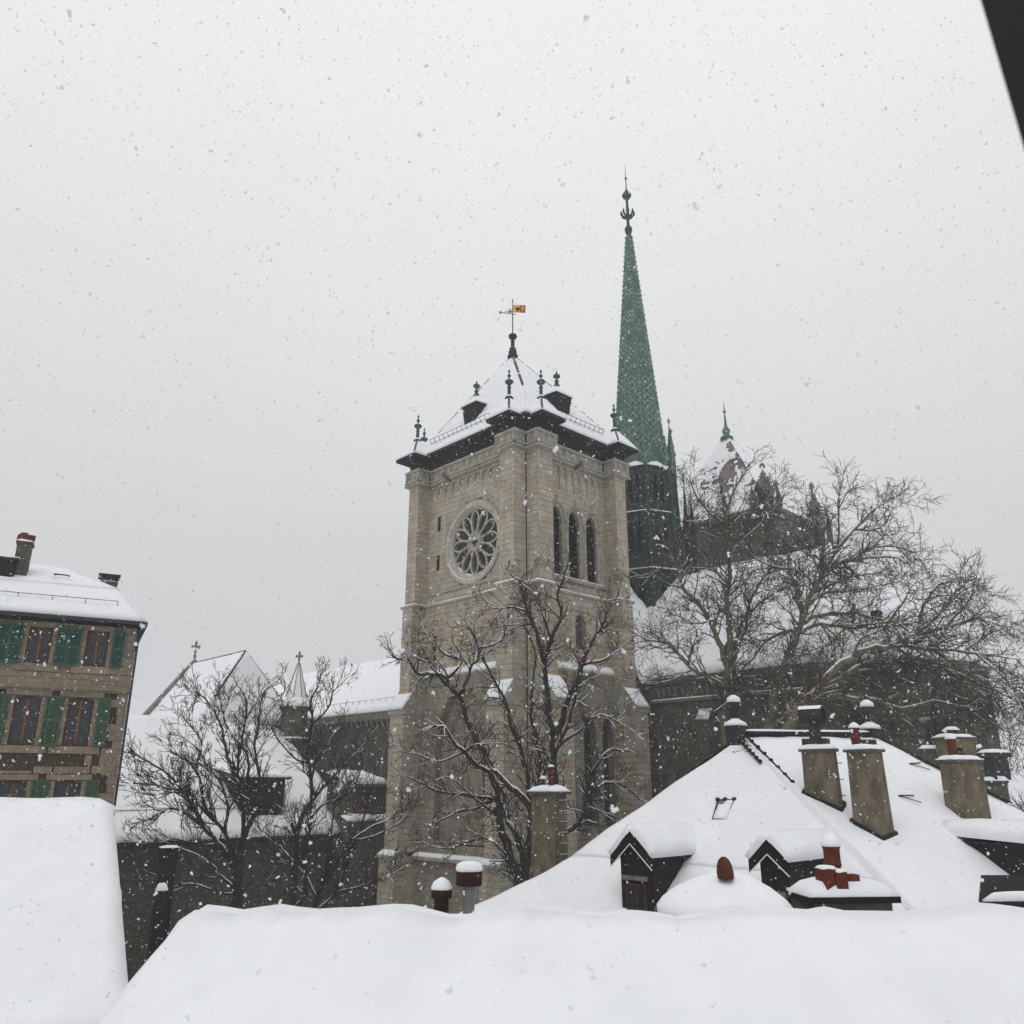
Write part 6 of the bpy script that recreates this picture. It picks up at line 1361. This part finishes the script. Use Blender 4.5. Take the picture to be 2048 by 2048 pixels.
t.limb(zzb([(850,930), (960,880), (1080,900), (1200,880), (1350,860), (1450,830)]), .12, .03); t.limb(zzb([(920,740), (1000,610), (1150,570), (1300,560), (1390,600)]), .13, .03); t.limb(zzb([(960,650), (970,500), (930,400), (900,320)]), .1, .02)
t.limb(zzb([(1030,540), (1050,400), (1040,300), (1060,220)]), .08, .02); t.limb(zzb([(1120,430), (1240,420), (1300,340), (1340,270)]), .07, .02); t.limb(zzb([(1100,590), (1200,520), (1320,510), (1410,540)]), .08, .02); t.limb(zzb([(880,820), (960,740), (1100,720), (1220,700), (1320,680)]), .09, .02)
t.limb(zzb([(1080,900), (1000,980), (920,1060)]), .07, .02); t.limb(zzb([(810,620), (720,600), (640,560), (600,500)]), .07, .02); t.limb(zzb([(800,540), (740,420), (720,320)]), .06, .02); t.limb(zzb([(700,960), (620,940), (560,880)]), .05, .02); t.limb(zzb([(1000,610), (920,540), (860,500), (800,420)]), .08, .02); t.limb(zzb([(910,740), (1010,690), (1130,650), (1260,640)]), .08, .02)
t.clothe(PLA); t.done()
PLD = dict(PLA); PLD.update(trop=[0,.0,-.02,-.04], bias=(.25,0,.0), limb_dens=4.0, ln=2.8)
t = Tree('plane_tree', 'wide leafless plane tree with arching limbs drooping over the hip roof chimneys', (1580, 1590), 43.5, 'bark_plane', 'twig', 71)
t.limb(zzb([(740,1640), (800,1400), (870,1280), (960,1180), (1060,1070), (1180,1000), (1310,985), (1420,930), (1560,900), (1700,850), (1800,850)]), .34, .03, -3, True)
t.limb(zzb([(940,1200), (1100,1110), (1250,1060), (1380,1070), (1560,1100), (1750,1180), (1900,1250)]), .2, .03); t.limb(zzb([(860,1290), (1000,1230), (1130,1240), (1250,1250), (1340,1285), (1500,1250), (1700,1290)]), .17, .03, amt=.9)
t.limb(zzb([(1080,1050), (1150,960), (1260,900), (1380,850)]), .09, .02); t.limb(zzb([(1400,935), (1450,800), (1520,700), (1560,680)]), .11, .02); t.limb(zzb([(1560,900), (1640,800), (1680,740), (1720,700)]), .09, .02)
t.limb(zzb([(1560,1100), (1650,1250), (1700,1350), (1750,1460)]), .08, .015); t.limb(zzb([(1310,985), (1500,1000), (1700,1020), (1900,1050)]), .12, .02); t.limb(zzb([(1700,1020), (1850,1150), (1930,1300)]), .07, .015); t.limb(zzb([(1640,960), (1760,930), (1840,900)]), .06, .02)
t.limb(zzb([(1750,1180), (1830,1300), (1870,1440)]), .05, .015); t.limb(zzb([(1380,1070), (1480,1150), (1530,1260), (1560,1350)]), .06, .015); t.limb(zzb([(1420,930), (1540,820), (1600,760), (1640,720)]), .08, .02); t.limb(zzb([(1250,900), (1350,780), (1400,700)]), .07, .02)
t.limb(zzb([(860,1290), (880,1230), (960,1200)]), .08, .04); t.limb(zzb([(840,1330), (810,1290), (790,1250)]), .08, .03); t.limb(zzb([(1500,1000), (1640,1100), (1760,1150), (1840,1160)]), .07, .015); t.limb(zzb([(1900,1050), (1980,1150), (2010,1280)]), .05, .015); t.limb(zzb([(1560,1100), (1640,1160), (1740,1300), (1800,1440)]), .06, .015)
t.clothe(PLD); t.done()
# pale trees far behind in the snowfall
for i, (px, py, Y, hh_) in enumerate(((2010, 1720, 95, 8), (2075, 1710, 105, 10))):
    t = Tree('bare_tree', ['faint grey leafless tree fading in snowfall behind the chimneys', 'faint grey far leafless tree just past the last chimney'][i], (px, py), Y, 'bark_dark', 'twig', 90+i)
    b0 = t.base; t.lines.append(([b0, b0+V((0,0,4)), b0+V((.2,0,hh_)), b0+V((.1,0,hh_+4))], [.35,.3,.2,.08])); t.wood.tube(t.lines[0][0], t.lines[0][1], 6)
    D_ = dict(PLA); D_.update(limb_dens=3.2, ln=6.0, r1=.14, rmin=.02, max=3, seg=[.8,.8,.5,.4], dens=[1,1.2,1.8,0], snow_lvl=-1); t.clothe(D_, .35); t.done()

# ================================================================== FALLING SNOW
rg = random.Random(5); fl = MB(); nfl = 0
def flake(p, r):
    b = len(fl.v)
    ax = [V((rg.uniform(-1,1), rg.uniform(-1,1), rg.uniform(-1,1)))*r*rg.uniform(.5,1.25) for _ in range(4)]
    fl.v += [tuple(p+a) for a in ax]; fl.f += [(b,b+1,b+2), (b,b+2,b+3), (b,b+3,b+1), (b+1,b+3,b+2)]
ICO = [V(q).normalized() for q in ((0,1,1.6), (0,-1,1.6), (0,1,-1.6), (0,-1,-1.6), (1,1.6,0), (-1,1.6,0), (1,-1.6,0), (-1,-1.6,0), (1.6,0,1), (-1.6,0,1), (1.6,0,-1), (-1.6,0,-1))]
ICF = ((0,1,8),(0,8,4),(0,4,5),(0,5,9),(0,9,1),(1,6,8),(8,6,10),(8,10,4),(4,10,2),(4,2,5),(5,2,11),(5,11,9),(9,11,7),(9,7,1),(1,7,6),(3,6,7),(3,10,6),(3,2,10),(3,11,2),(3,7,11))
def clump(p, r):                                        # near flakes: a few fluffy lumps stuck together
    for _ in range(rg.randint(2,4)):
        b = len(fl.v); c = p+V((rg.uniform(-1,1), rg.uniform(-1,1), rg.uniform(-1,1)))*r*.7; k = r*rg.uniform(.35,.75)
        fl.v += [tuple(c+a*k*rg.uniform(.7,1.2)) for a in ICO]; fl.f += [tuple(b+i for i in f) for f in ICF]
while nfl < 150000:
    Y = 46*rg.random()**.40+1.2; nfl += 1
    p = V((rg.uniform(-1,1)*(.72*Y+1.5), Y, rg.uniform(-.36,1.2)*Y+CAMZ))
    if p.z < 4: continue
    r = min(.026, rg.lognormvariate(math.log(.0082), .5))
    if Y < 14:
        if rg.random() < .7: clump(p, min(r, .012) if Y < 7 else r*1.1)
    else: flake(p, r*2.0)
for _ in range(2800):
    Y = rg.uniform(2.2, 10); p = V((rg.uniform(-1,1)*(.72*Y+.6), Y, rg.uniform(-.3,1.15)*Y+CAMZ)); clump(p, rg.lognormvariate(math.log(.0062), .4)*(.65+.06*Y))
fo = obj('falling_snow', fl, 'flake'); tag(fo, 'snowflakes drifting down through the air everywhere', 'snow', kind='stuff')

# ================================================================== HAZE of the snowfall
b = MB(); b.b2(-950, 950, -350, 1250, -1, 79)
hm = bpy.data.materials.new('haze'); hm.use_nodes = True; t_ = hm.node_tree
for n_ in list(t_.nodes):
    if n_.type == 'BSDF_PRINCIPLED': t_.nodes.remove(n_)
pvn = t_.nodes.new('ShaderNodeVolumePrincipled'); pvn.inputs['Color'].default_value = (.97,.98,1,1); pvn.inputs['Density'].default_value = .0009
t_.links.new(pvn.outputs[0], [n_ for n_ in t_.nodes if n_.type == 'OUTPUT_MATERIAL'][0].inputs['Volume'])
M['haze'] = hm
hz = obj('haze', b, 'haze'); tag(hz, 'pale snow haze filling the air', 'haze', kind='stuff')
